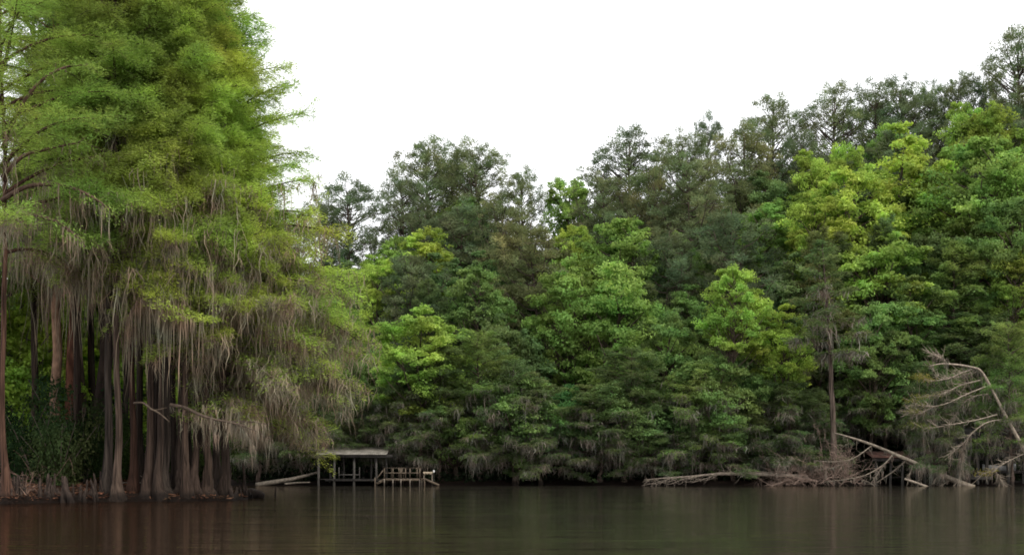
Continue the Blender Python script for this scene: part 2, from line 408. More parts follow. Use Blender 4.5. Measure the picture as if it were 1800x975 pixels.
def domed_pine(seed, H=28, R=.24, z0=.6, rx=3.9, npuff=120, per=170, leaf=(.28, .055), gap=.46):
    """old pine: bare pole, spreading limbs and a rounded head of separate needle puffs"""
    rng = np.random.default_rng(seed)
    tr, cr = Acc(), Acc()
    n = 12
    tz = np.linspace(-.8, H * .93, n); wob = rng.normal(0, .13, (n, 2)).cumsum(0); wob -= wob[0]
    tp = np.stack([wob[:, 0], wob[:, 1], tz], -1)
    tr.tube(tp, R * (1 - np.linspace(0, .85, n) ** 1.3) + R * .5 * np.exp(-np.clip(tz, 0, None) / .5), 9)
    zc = H * (z0 + 1) / 2; rz = H * (1 - z0) / 2
    C, Rc, tries = [], [], 0
    while len(C) < npuff and tries < 6000:
        tries += 1
        u = rand_unit(rng, 1)[0]; rr = rng.uniform(.12, 1) ** .4
        r = rng.uniform(.5, 1.05)
        w = 1 if u[2] > -.2 else 1 + .35 * u[2]
        p = np.array([u[0] * (rx - r * .7) * rr * w, u[1] * (rx - r * .7) * rr * w, zc + np.sign(u[2]) * abs(u[2]) ** .75 * (rz - r * .6) * rr + rng.normal(0, .15)])
        p[:2] += [np.interp(p[2], tz, tp[:, 0]), np.interp(p[2], tz, tp[:, 1])]
        if any(np.linalg.norm((p - q) * [1, 1, 1.05]) < (r + s_) * gap for q, s_ in zip(C, Rc)): continue
        C.append(p); Rc.append(r)
    for k in range(5):                                            # a few lower limbs reach out of the head
        a = rng.uniform(0, 6.28); d = rx * rng.uniform(.55, 1.05)
        for j in range(3):
            C.append(np.array([math.cos(a + j * .16) * d * (1 - .2 * j), math.sin(a + j * .16) * d * (1 - .2 * j), H * (z0 - .02 - .05 * k * .6) + rng.normal(0, .25)])); Rc.append(rng.uniform(.4, .7))
    C = np.array(C); Rc = np.array(Rc)
    base = np.array([[np.interp(min(H * .92, max(H * (z0 - .22), p[2] - np.hypot(p[0], p[1]) * rng.uniform(.45, .95) - .3)), tz, tp[:, i]) for i in range(3)] for p in C])
    limbs_to(tr, rng, base, C - np.array([0, 0, .25]), np.clip(.025 + .011 * np.linalg.norm(C - base, axis=1), .025, .07))
    for p, r in zip(C, Rc):
        sh = rng.uniform(.75, 1.22)
        for _ in range(4):
            sc = p + rand_unit(rng, 1)[0] * r * .55 * [1, 1, .95]; m = int(per / 4 * rng.uniform(.6, 1.3) * (r / .7) ** 1.5); sr = r * rng.uniform(.4, .7)
            v = rand_unit(rng, m)
            c = sc + v * (sr * rng.uniform(.2, 1.0, m) ** .6)[:, None] * [1.05, 1.05, .95]
            cr.leaves(c, v + rng.normal(0, .4, (m, 3)) + [0, 0, .2], rand_unit(rng, m) + v * .5, leaf[0] * rng.uniform(.6, 1.3, m), leaf[1] * rng.uniform(.7, 1.3, m), sh * rng.uniform(.85, 1.15) * rng.uniform(.7, 1.3, m))
    return dict(parts={'trunk': tr.mesh('trunk', M['bark_limb'], True), 'crown': cr.mesh('crown', M['leaf_pine'])}, H=H, W=1.7 * rx)

def shrub(seed, H=3, rx=2.0, nstem=7, per=500, leaf=(.16, .09)):
    rng = np.random.default_rng(seed)
    tr, cr = Acc(), Acc()
    for s in range(nstem):
        a = rng.uniform(0, 6.28); L = rng.uniform(.5, 1) * rx
        t = np.linspace(0, 1, 5)
        pts = np.outer(t ** 1.3 * L, [math.cos(a), math.sin(a), 0]) + np.outer(t * H * rng.uniform(.55, .95) - .2 * (1 - t), [0, 0, 1])
        tr.tube(pts, .035 * (1 - .7 * t), 4, cap=False)
        for k in range(7):
            tt = rng.uniform(.15, 1); c0 = np.array([np.interp(tt, t, pts[:, i]) for i in range(3)]) + rng.normal(0, .3, 3) * [1, 1, .5]
            m = per // 7
            v = rand_unit(rng, m)
            c = c0 + v * (rng.uniform(.3, 1, m) * rx * .34)[:, None] * [1, 1, .7]; c[:, 2] = np.maximum(c[:, 2], .03)
            nr = v * .7 + [0, 0, .6] + rng.normal(0, .5, (m, 3))
            cr.leaves(c, np.cross(nr, rng.normal(size=(m, 3))), nr, leaf[0] * rng.uniform(.6, 1.3, m), leaf[1] * rng.uniform(.6, 1.3, m), rng.uniform(.7, 1.2) * rng.uniform(.75, 1.25, m))
    return dict(parts={'stem': tr.mesh('stem', M['bark_limb']), 'foliage': cr.mesh('foliage', M['leaf_broad'])}, H=H, W=2 * rx)

used_proto = set()
def plant(proto, name, label, cat, x, y, sx, sz, rot, tint, bark=(1, 1, 1), mosst=(.23, .185, .145), group=None, z=None, moss=True):
    t = thing(name, label, cat, (x, y, gz(x, y) if z is None else z), group)
    t.rotation_euler = (0, 0, rot); t.scale = (sx, sx, sz)
    for pn, me in proto['parts'].items():
        if pn == 'spanish_moss' and not moss: continue
        c = tint if pn in ('crown', 'foliage') else (mosst if pn == 'spanish_moss' else bark)
        link(pn, me, t, color=c)
    return t

def fit(proto, name, label, cat, px, Y, top, width, rot, tint, **kw):
    """stand a tree at depth Y so that it rises to the picture row `top` and is `width` picture columns wide"""
    x = PX(px, Y); z0 = gz(x, Y)
    h = CAMZ + (HY - top) / FPX * Y - z0
    w = width / FPX * Y
    return plant(proto, name, label, cat, x, Y, w / proto['W'], h / proto['H'], rot, tint, **kw)
# ------------------------------------------------------------------ ground, water
def build_ground():
    def axis(lo, hi, a, b, step, grow=1.35):
        mid = list(np.arange(a, b + 1e-6, step))
        s, p = step, a
        left = []
        while p > lo: s *= grow; p -= s; left.append(max(p, lo))
        s, p = step, b
        right = []
        while p < hi: s *= grow; p += s; right.append(min(p, hi))
        return np.array(left[::-1] + mid + right)
    xs = axis(-2500, 2500, -70, 100, .8); ys = axis(-800, 3000, 52, 215, .8)
    X, Y = np.meshgrid(xs, ys)
    Z = ground_z(X, Y)
    nx, ny = len(xs), len(ys)
    i = np.arange(ny - 1)[:, None] * nx + np.arange(nx - 1)[None]
    q = np.stack([i, i + 1, i + nx + 1, i + nx], -1).reshape(-1, 4)
    a = Acc(); a.add(np.stack([X, Y, Z], -1).reshape(-1, 3), q)
    m, nt, nodes, links = new_mat('leaf_litter_earth')
    tc = N(nodes, 'ShaderNodeTexCoord')
    n1 = N(nodes, 'ShaderNodeTexNoise'); n1.inputs['Scale'].default_value = .35; n1.inputs['Detail'].default_value = 3
    n2 = N(nodes, 'ShaderNodeTexNoise'); n2.inputs['Scale'].default_value = 7; n2.inputs['Detail'].default_value = 5
    for n_ in (n1, n2): links.new(tc.outputs['Object'], n_.inputs['Vector'])
    c1 = N(nodes, 'ShaderNodeValToRGB'); links.new(n2.outputs['Fac'], c1.inputs[0])
    c1.color_ramp.elements[0].position = .35; c1.color_ramp.elements[0].color = (.012, .008, .006, 1)
    c1.color_ramp.elements[1].position = .7; c1.color_ramp.elements[1].color = (.075, .036, .024, 1)
    mx = N(nodes, 'ShaderNodeMix', data_type='RGBA'); links.new(n1.outputs['Fac'], mx.inputs[0])
    links.new(c1.outputs[0], mx.inputs[6]); mx.inputs[7].default_value = (.022, .017, .013, 1)
    g_ = N(nodes, 'ShaderNodeNewGeometry'); sp = N(nodes, 'ShaderNodeSeparateXYZ'); links.new(g_.outputs['Position'], sp.inputs[0])
    low_dark = N(nodes, 'ShaderNodeMapRange'); links.new(sp.outputs[2], low_dark.inputs[0]); low_dark.inputs[1].default_value = .15; low_dark.inputs[2].default_value = .75; low_dark.inputs[3].default_value = .22; low_dark.inputs[4].default_value = 1.15  # earth colour darkens towards the waterline
    ws = N(nodes, 'ShaderNodeVectorMath', operation='SCALE'); links.new(mx.outputs[2], ws.inputs[0]); links.new(low_dark.outputs[0], ws.inputs['Scale'])
    b = N(nodes, 'ShaderNodeBsdfPrincipled'); links.new(ws.outputs[0], b.inputs['Base Color']); b.inputs['Roughness'].default_value = .95
    b.inputs['Specular IOR Level'].default_value = .1
    bp = N(nodes, 'ShaderNodeBump'); bp.inputs['Distance'].default_value = .08; links.new(n2.outputs['Fac'], bp.inputs['Height']); links.new(bp.outputs[0], b.inputs['Normal'])
    out = N(nodes, 'ShaderNodeOutputMaterial'); links.new(b.outputs[0], out.inputs[0])
    o = link('ground', a.mesh('ground', m, True)); o['kind'] = 'structure'

def build_water():
    a = Acc(); s = 2400
    a.add([[-s, -700, 0], [s, -700, 0], [s, 700, 0], [-s, 700, 0]], [[0, 1, 2, 3]])
    m, nt, nodes, links = new_mat('tannin_water')
    tc = N(nodes, 'ShaderNodeTexCoord')
    def wave(scale, detail, rot):
        mp = N(nodes, 'ShaderNodeMapping'); mp.inputs['Scale'].default_value = scale; mp.inputs['Rotation'].default_value = (0, 0, rot)
        links.new(tc.outputs['Object'], mp.inputs[0])
        n = N(nodes, 'ShaderNodeTexNoise'); n.inputs['Scale'].default_value = 1; n.inputs['Detail'].default_value = detail
        links.new(mp.outputs[0], n.inputs['Vector']); return n.outputs['Fac']
    w1 = wave((.35, 1.5, 1), 2, .12); w2 = wave((1.6, 5.0, 1), 2, -.1); w3 = wave((.06, .16, 1), 2, .2)
    amp = N(nodes, 'ShaderNodeMapRange'); links.new(w3, amp.inputs[0]); amp.inputs[1].default_value = .35; amp.inputs[2].default_value = .7; amp.inputs[3].default_value = .35; amp.inputs[4].default_value = 1.3
    h = math_node(nodes, links, 'ADD', math_node(nodes, links, 'MULTIPLY', w1, .034), math_node(nodes, links, 'MULTIPLY', w2, .013))
    h = math_node(nodes, links, 'MULTIPLY', h, amp.outputs[0])
    bp = N(nodes, 'ShaderNodeBump'); bp.inputs['Strength'].default_value = 1; bp.inputs['Distance'].default_value = 1.0
    links.new(h, bp.inputs['Height'])
    gl = N(nodes, 'ShaderNodeBsdfGlossy'); gl.inputs['Roughness'].default_value = .05; gl.inputs['Color'].default_value = (.86, .84, .76, 1)
    links.new(bp.outputs[0], gl.inputs['Normal'])
    df = N(nodes, 'ShaderNodeBsdfDiffuse'); g_ = N(nodes, 'ShaderNodeNewGeometry'); sp = N(nodes, 'ShaderNodeSeparateXYZ'); links.new(g_.outputs['Position'], sp.inputs[0])
    bank = math_node(nodes, links, 'ADD', sp.outputs[0], math_node(nodes, links, 'MULTIPLY', sp.outputs[1], .19))   # diffuse and gloss colours redder and darker towards the left bank
    br_ = N(nodes, 'ShaderNodeMapRange'); links.new(bank, br_.inputs[0]); br_.inputs[1].default_value = -6; br_.inputs[2].default_value = 9
    cm = N(nodes, 'ShaderNodeMix', data_type='RGBA'); links.new(br_.outputs[0], cm.inputs[0]); cm.inputs[6].default_value = (.034, .019, .012, 1); cm.inputs[7].default_value = (.038, .034, .025, 1)
    links.new(cm.outputs[2], df.inputs['Color'])
    gm = N(nodes, 'ShaderNodeMix', data_type='RGBA'); links.new(br_.outputs[0], gm.inputs[0]); gm.inputs[6].default_value = (.72, .60, .52, 1); gm.inputs[7].default_value = (.88, .86, .80, 1)
    links.new(gm.outputs[2], gl.inputs['Color'])
    fr = N(nodes, 'ShaderNodeFresnel'); fr.inputs['IOR'].default_value = 1.33; links.new(bp.outputs[0], fr.inputs['Normal'])
    mx = N(nodes, 'ShaderNodeMixShader'); links.new(fr.outputs[0], mx.inputs[0]); links.new(df.outputs[0], mx.inputs[1]); links.new(gl.outputs[0], mx.inputs[2])
    out = N(nodes, 'ShaderNodeOutputMaterial'); links.new(mx.outputs[0], out.inputs[0])
    o = link('water', a.mesh('water', m)); o['kind'] = 'structure'

build_ground(); build_water()

# ------------------------------------------------------------------ tree kinds
rng = np.random.default_rng(11)
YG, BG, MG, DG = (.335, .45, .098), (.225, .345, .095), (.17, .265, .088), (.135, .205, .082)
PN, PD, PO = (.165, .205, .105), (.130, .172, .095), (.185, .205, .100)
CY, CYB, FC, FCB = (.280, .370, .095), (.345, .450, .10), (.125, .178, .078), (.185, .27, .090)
MF = (.24, .215, .18)

PINE = [domed_pine(101, 28, .24, .60), domed_pine(102, 28, .24, .55, 4.1, 135), domed_pine(103, 28, .22, .64, 3.8, 95, gap=.52),
        pine(104, 24, .22, .30, 4.6, 52, 8), pine(105, 22, .2, .18, 4.6, 58, 8)]
BROAD = [broadleaf(201 + i, 8.0, a, d, droop=dr) for i, (a, d, dr) in enumerate([(3.0, 1.5, 0), (3.0, 1.3, .3), (2.4, 1.35, 0), (2.4, 1.6, 0), (2.4, 1.2, .3), (1.8, 1.3, 0), (1.8, 1.5, .4), (1.3, 1.2, 0), (1.3, 1.25, .3)])]
FK = dict(leaf=(.27, .07), per=36, up=.42, flare=.8, mw=1.0, power=.42)
FCYP = [cypress(301, 15, .16, 2.2, 4.4, 54, moss=560, mossmax=12, mosslen=1.0, lowz=6, lowthin=.75, mosslow=.6, **FK),
        cypress(302, 17, .17, 3.2, 4.4, 54, moss=400, mossmax=11, mosslen=.8, lowz=7, lowthin=.75, mosslow=.8, **FK),
        cypress(303, 13, .15, 1.6, 4.2, 54, moss=360, mossmax=10, mosslen=.7, lowz=5, lowthin=.8, mosslow=.5, **FK),
        cypress(304, 18, .17, 2.0, 4.8, 64, (.30, .08), 38, 120, 8, .7, up=.45, flare=.8, mw=1.5)]
SHRUB = [shrub(401), shrub(402, 2.6, 2.3, 9, 420), shrub(403, 3.6, 1.8, 8, 460)]

FARP = 'pines along the ridge behind the lake'
FARB = 'broadleaf trees on the far slope'
FARC = 'mossy cypresses lining the far shore'
def pines(rows):
    for i, (k, px, Y, top, w, tint, label) in enumerate(rows):
        fit(PINE[k], 'pine_tree', label, 'pine tree', px, Y, top, w * 1.15, rng.uniform(0, 6.28), tint, bark=(.8, .75, .75), group=FARP)
def pick(px, Y, top, w):
    """the broadleaf form whose height to width ratio comes nearest"""
    want = (CAMZ + (HY - top) / FPX * Y - gz(PX(px, Y), Y)) / (w / FPX * Y)
    order = sorted(BROAD, key=lambda b: abs(math.log(b['H'] / b['W'] / want)) + rng.uniform(0, .12))
    return order[0]
def broads(rows):
    for i, (k, px, Y, top, w, tint, label) in enumerate(rows):
        w *= 1.22
        fit(pick(px, Y, top, w), 'broadleaf_tree', label, 'broadleaf tree', px, Y, top, w, rng.uniform(0, 6.28), tint, bark=(.8, .75, .7), group=FARB)
def fcyps(rows):
    for i, (k, px, Y, top, w, tint, label) in enumerate(rows):
        fit(FCYP[k], 'bald_cypress', label, 'cypress tree', px, Y, top + rng.uniform(-10, 40), w * rng.uniform(1.15, 1.5), rng.uniform(0, 6.28), tint, bark=(.9, .85, .85), mosst=MF, group=FARC)

pines([
 (2, 618, 168, 306, 112, PD, 'thin dark pine in the sky gap beside the big mossy cypress stand'),
 (0, 570, 168, 345, 90, PD, 'dark pine peeping out from behind the right edge of the cypress stand'),
 (3, 668, 164, 392, 70, PD, 'low dark pine at the bottom of the dip in the skyline'),
 (2, 716, 172, 296, 90, PD, 'dark pine with low boughs against the left flank of the tall pine trio'),
 (0, 757, 178, 233, 120, PN, 'left pine of the tall fused trio standing above the middle skyline'),
 (1, 800, 182, 240, 105, PN, 'middle pine of the tall fused trio standing above the middle skyline'),
 (2, 846, 178, 243, 112, PN, 'right pine of the tall fused trio standing above the middle skyline'),
 (0, 922, 174, 288, 82, PN, 'small round-topped pine just right of the tall pine trio'),
 (3, 800, 162, 338, 150, PD, 'dark bushy pine filling the space beneath the tall pine trio'),
 (3, 892, 160, 335, 120, PO, 'olive pine beneath the small round-topped pine'),
 (1, 1110, 182, 218, 128, PD, 'domed pine on the skyline right of the pale green leafy tree'),
 (3, 1072, 166, 282, 120, PN, 'grey-green pine below the left side of the domed skyline pine'),
 (4, 1145, 164, 268, 120, PO, 'olive pine below the right side of the domed skyline pine'),
 (0, 1205, 180, 222, 95, PN, 'ragged pine between the domed pine and the thin spire pine'),
 (2, 1246, 186, 194, 58, PD, 'thin spiky pine poking above its neighbours on the skyline'),
 (1, 1352, 182, 155, 122, PN, 'round-crowned pine standing alone above the skyline right of centre'),
 (3, 1316, 166, 218, 160, PO, 'broad olive pine in front of the round-crowned lone pine'),
 (3, 1222, 160, 250, 150, PN, 'wide dark pine in front of the thin spiky pine'),
 (4, 1290, 148, 345, 160, PD, 'deep shadowed pine low on the slope under the broad olive pine'),
 (4, 1180, 148, 385, 140, PD, 'deep shadowed pine right of the rounded bright green tree'),
 (4, 932, 150, 372, 175, PO, 'brownish olive pine in the middle of the far slope'),
 (4, 716, 148, 430, 150, PD, 'dark pine under the yellow-green tree on the left of the far slope'),
 (4, 840, 146, 480, 120, PD, 'dark pine between the brownish olive pine and the pale front tree'),
 (2, 1402, 176, 222, 66, PD, 'small dark pine in the notch right of the round-crowned lone pine'),
 (1, 1470, 182, 140, 112, PN, 'first pine from the left in the long dark ridge-top row'),
 (0, 1532, 184, 142, 110, PD, 'second pine from the left in the long dark ridge-top row'),
 (1, 1592, 186, 127, 115, PD, 'tallest pine of the long dark ridge-top row'),
 (2, 1643, 186, 132, 80, PN, 'last and ragged pine at the right end of the ridge-top row'),
 (3, 1560, 172, 205, 170, PD, 'low dark pine filling in below the ridge-top row'),
 (0, 1690, 186, 121, 80, PD, 'small pine between the ridge-top row and the tallest pine at the right edge'),
 (3, 1738, 186, 112, 90, PD, 'dark pine at the left foot of the tallest pine at the right edge'),
 (1, 1796, 180, 40, 120, PN, 'tallest pine of all rising at the right edge of the view'),
 (3, 1800, 176, 150, 130, PD, 'dark bushy pine below the tallest pine at the right edge'),
])
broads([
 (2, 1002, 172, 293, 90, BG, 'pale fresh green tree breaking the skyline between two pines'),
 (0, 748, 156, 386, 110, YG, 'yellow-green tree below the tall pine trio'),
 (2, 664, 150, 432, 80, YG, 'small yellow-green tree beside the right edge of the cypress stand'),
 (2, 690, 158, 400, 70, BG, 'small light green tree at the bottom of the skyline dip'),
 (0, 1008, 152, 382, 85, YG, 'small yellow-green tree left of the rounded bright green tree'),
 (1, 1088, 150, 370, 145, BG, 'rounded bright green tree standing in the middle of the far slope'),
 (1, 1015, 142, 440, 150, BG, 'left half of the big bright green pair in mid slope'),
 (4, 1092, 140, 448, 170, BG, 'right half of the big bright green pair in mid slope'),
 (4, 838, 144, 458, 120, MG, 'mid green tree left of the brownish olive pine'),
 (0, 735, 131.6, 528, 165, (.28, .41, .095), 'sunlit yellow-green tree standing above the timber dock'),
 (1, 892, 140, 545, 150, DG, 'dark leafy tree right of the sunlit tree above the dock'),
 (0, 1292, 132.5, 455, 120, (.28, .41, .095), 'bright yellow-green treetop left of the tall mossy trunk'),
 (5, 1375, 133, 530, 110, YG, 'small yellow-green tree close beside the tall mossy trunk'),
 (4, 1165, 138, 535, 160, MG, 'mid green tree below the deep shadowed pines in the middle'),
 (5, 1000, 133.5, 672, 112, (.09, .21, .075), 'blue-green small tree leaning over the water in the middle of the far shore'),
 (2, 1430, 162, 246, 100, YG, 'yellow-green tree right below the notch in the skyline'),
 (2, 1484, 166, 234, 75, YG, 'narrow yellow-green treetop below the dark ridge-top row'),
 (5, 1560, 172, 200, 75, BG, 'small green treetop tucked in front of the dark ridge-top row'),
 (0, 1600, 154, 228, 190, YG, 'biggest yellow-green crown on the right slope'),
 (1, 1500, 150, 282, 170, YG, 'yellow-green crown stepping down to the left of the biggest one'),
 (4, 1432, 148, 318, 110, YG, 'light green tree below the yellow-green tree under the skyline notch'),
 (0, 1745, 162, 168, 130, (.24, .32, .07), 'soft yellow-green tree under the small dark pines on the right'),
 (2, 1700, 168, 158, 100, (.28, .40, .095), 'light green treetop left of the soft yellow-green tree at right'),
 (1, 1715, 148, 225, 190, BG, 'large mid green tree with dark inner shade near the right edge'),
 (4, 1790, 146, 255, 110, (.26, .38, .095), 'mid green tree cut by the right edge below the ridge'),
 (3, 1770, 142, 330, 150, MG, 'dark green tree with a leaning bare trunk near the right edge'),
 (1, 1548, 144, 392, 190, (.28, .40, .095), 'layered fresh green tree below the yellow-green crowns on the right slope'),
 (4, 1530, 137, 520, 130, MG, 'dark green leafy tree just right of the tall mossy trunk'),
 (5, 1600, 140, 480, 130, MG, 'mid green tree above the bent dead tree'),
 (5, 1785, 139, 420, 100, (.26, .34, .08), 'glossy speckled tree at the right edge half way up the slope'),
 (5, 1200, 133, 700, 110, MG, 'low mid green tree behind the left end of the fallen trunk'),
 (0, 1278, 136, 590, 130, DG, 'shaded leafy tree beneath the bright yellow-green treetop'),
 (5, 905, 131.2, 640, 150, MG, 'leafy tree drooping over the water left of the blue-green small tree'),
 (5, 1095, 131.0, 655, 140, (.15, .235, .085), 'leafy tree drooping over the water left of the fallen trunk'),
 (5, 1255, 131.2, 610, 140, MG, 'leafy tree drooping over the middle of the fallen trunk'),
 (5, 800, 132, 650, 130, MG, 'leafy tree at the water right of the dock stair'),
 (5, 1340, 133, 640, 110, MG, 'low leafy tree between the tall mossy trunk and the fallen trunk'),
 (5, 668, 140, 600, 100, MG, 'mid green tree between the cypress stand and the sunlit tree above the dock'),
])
fcyps([
 (3, 1680, 141, 388, 190, FCB, 'feathery willow-like cypress half way up the right slope'),
 (3, 1440, 143, 385, 120, (.15, .175, .075), 'thin olive cypress with bare twigs above the tall mossy trunk'),
 (0, 455, 131, 640, 130, FC, 'dark cypress seen under the moss curtain above the long grey log'),
 (2, 525, 131.5, 620, 130, FC, 'dark cypress seen through the moss beside the left end of the boathouse'),
 (0, 605, 138, 600, 100, FC, 'dark cypress behind the tips of the overhanging cypress boughs'),
 (2, 640, 132.8, 700, 110, FC, 'dark low cypress right above the metal boathouse roof'),
 (0, 700, 131.4, 640, 110, FC, 'mossy cypress between the boathouse roof and the timber dock'),
 (1, 775, 131.5, 600, 120, FC, 'mossy cypress at the right end of the timber dock'),
 (1, 845, 131.9, 570, 130, FCB, 'tall mossy cypress one place right of the dock'),
 (0, 905, 130.6, 600, 130, FC, 'cypress with the thickest curtain of moss in the middle of the far shore'),
 (2, 950, 131.0, 660, 110, FC, 'shadowed cypress left of the blue-green small tree'),
 (0, 1055, 130.6, 640, 130, FC, 'mossy cypress right of the blue-green small tree'),
 (1, 1110, 132.4, 590, 130, FC, 'tall mossy cypress in front of the mid green tree in the middle'),
 (2, 1150, 130.6, 690, 120, FC, 'low mossy cypress behind the root end of the fallen trunk'),
 (0, 1230, 131.0, 620, 130, FCB, 'mossy cypress over the middle of the fallen trunk'),
 (2, 1290, 130.6, 690, 120, FC, 'low spreading cypress over the thin end of the fallen trunk'),
 (0, 1385, 131.0, 640, 120, FC, 'mossy cypress left of the brush pile'),
 (2, 1420, 131.9, 690, 100, FC, 'low cypress right behind the brush pile'),
 (1, 1555, 138, 590, 150, FC, 'dark mossy cypress behind the rusty roofed shed'),
 (0, 1620, 140, 600, 150, FC, 'mossy cypress whose crown hangs behind the bent dead tree'),
 (1, 1710, 139, 540, 160, FC, 'dark mossy cypress above the dark boathouse'),
 (1, 1778, 128.0, 560, 110, FCB, 'small green cypress in the water before the dark boathouse'),
 (0, 1640, 128.6, 640, 100, FC, 'mossy cypress between the rusty shed and the dark boathouse'),
 (3, 1780, 138, 560, 150, FCB, 'green cypress at the right edge over the dark boathouse'),
])

# deeper trees of the same slope that only show in glimpses between the ones above
SKX = [380, 560, 620, 680, 720, 760, 850, 900, 960, 1000, 1110, 1170, 1250, 1300, 1350, 1410, 1450, 1600, 1650, 1700, 1760, 1790, 1900]
SKY = [400, 350, 315, 395, 300, 240, 250, 300, 335, 300, 225, 255, 215, 225, 165, 225, 150, 135, 150, 130, 115, 55, 50]
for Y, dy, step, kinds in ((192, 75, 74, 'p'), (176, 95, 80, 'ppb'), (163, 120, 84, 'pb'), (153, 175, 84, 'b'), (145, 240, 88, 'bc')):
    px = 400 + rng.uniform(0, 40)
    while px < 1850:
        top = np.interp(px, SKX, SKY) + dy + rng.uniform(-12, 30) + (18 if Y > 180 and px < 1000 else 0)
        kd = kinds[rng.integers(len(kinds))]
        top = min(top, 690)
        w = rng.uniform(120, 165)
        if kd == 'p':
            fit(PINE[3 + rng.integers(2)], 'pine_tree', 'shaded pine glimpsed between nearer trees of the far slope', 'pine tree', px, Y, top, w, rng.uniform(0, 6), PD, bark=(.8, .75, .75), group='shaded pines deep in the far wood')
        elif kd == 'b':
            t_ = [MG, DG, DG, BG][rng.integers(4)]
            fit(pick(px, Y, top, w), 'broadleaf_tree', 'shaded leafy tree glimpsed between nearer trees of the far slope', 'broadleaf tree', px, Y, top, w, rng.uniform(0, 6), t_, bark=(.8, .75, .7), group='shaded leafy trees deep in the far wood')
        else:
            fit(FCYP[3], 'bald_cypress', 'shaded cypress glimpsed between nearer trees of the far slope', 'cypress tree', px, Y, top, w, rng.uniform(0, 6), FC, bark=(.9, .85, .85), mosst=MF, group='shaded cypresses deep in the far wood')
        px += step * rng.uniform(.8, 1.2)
# ------------------------------------------------------------------ the tall mossy trunk on the far shore
tallc = cypress(350, 21, .25, 11.0, 3.0, 24, (.30, .085), 26, 110, 18, .8, up=.35, flare=.6, mw=1.5, lean=(-.9, 0))
fit(tallc, 'bald_cypress', 'tall mossy cypress with a long bare grey trunk behind the brush pile', 'cypress tree', 1468, 128.4, 425, 150, .0, FC, bark=(1.05, 1.02, 1.0), mosst=MF)

# ------------------------------------------------------------------ the near cypress stand on the left point
NEARC = 'cypresses of the near stand on the left'
NK = dict(leaf=(.18, .030), per=88, flare=1.25)
MK = dict(power=.6, mossmax=14, lowthin=.8, bfac=1.35)
NC = [cypress(501, 26, .19, 9.0, 4.0, 78, moss=180, mosslen=1.1, lowz=10.5, lowL=.7, **MK, **NK),
      cypress(502, 26, .18, 8.5, 3.8, 80, moss=200, mosslen=1.15, lowz=10.5, lowL=.6, **MK, **NK),
      cypress(503, 26, .20, 7.5, 4.0, 82, moss=220, mosslen=1.15, lowz=10, lowL=.6, **MK, **NK),
      cypress(504, 26, .165, 9.8, 3.8, 76, moss=150, mosslen=1.0, lowz=11, lowL=.7, **MK, **NK)]
BK = (1, 1, 1)
def near(k, px, Y, top, sx, tint, label, bark=BK, rot=None):
    if px < 340: top -= 150
    x = PX(px, Y); z0 = gz(x, Y); h = CAMZ + (HY - top) / FPX * Y - z0
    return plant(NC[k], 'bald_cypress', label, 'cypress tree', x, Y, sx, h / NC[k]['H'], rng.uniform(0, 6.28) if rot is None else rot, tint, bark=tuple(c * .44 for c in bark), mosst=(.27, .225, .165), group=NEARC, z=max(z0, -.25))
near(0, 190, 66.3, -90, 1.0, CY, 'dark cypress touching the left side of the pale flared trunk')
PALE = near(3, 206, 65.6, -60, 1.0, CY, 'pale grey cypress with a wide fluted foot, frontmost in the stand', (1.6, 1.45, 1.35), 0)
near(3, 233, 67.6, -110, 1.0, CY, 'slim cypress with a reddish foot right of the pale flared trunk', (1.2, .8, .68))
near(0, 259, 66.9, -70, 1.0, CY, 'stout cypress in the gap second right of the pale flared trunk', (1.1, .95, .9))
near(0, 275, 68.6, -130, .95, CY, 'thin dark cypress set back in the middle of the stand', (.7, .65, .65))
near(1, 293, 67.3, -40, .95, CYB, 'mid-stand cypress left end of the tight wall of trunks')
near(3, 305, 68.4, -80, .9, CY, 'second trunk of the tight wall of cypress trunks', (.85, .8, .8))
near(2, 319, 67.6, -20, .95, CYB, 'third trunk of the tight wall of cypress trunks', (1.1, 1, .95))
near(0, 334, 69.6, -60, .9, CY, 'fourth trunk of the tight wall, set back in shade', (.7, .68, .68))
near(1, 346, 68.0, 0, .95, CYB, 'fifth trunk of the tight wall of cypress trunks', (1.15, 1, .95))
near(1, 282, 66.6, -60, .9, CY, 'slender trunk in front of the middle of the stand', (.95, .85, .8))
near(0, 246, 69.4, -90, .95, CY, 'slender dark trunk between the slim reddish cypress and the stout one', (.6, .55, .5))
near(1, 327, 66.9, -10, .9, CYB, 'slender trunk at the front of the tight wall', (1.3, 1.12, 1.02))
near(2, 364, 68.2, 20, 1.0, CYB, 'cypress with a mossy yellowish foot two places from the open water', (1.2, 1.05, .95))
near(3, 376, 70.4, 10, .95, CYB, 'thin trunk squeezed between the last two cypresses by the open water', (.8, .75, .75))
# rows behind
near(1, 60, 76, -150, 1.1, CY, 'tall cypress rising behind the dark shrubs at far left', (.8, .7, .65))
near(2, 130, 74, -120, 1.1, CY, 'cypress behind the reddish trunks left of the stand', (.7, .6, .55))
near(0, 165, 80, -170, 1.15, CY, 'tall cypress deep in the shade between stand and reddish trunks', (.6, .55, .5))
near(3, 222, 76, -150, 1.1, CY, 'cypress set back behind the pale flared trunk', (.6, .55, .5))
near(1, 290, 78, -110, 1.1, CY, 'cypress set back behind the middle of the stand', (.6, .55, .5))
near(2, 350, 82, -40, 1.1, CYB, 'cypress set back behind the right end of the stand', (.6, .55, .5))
near(0, 392, 88, 25, 1.1, CYB, 'distant cypress whose airy crown edges the sky at the top')
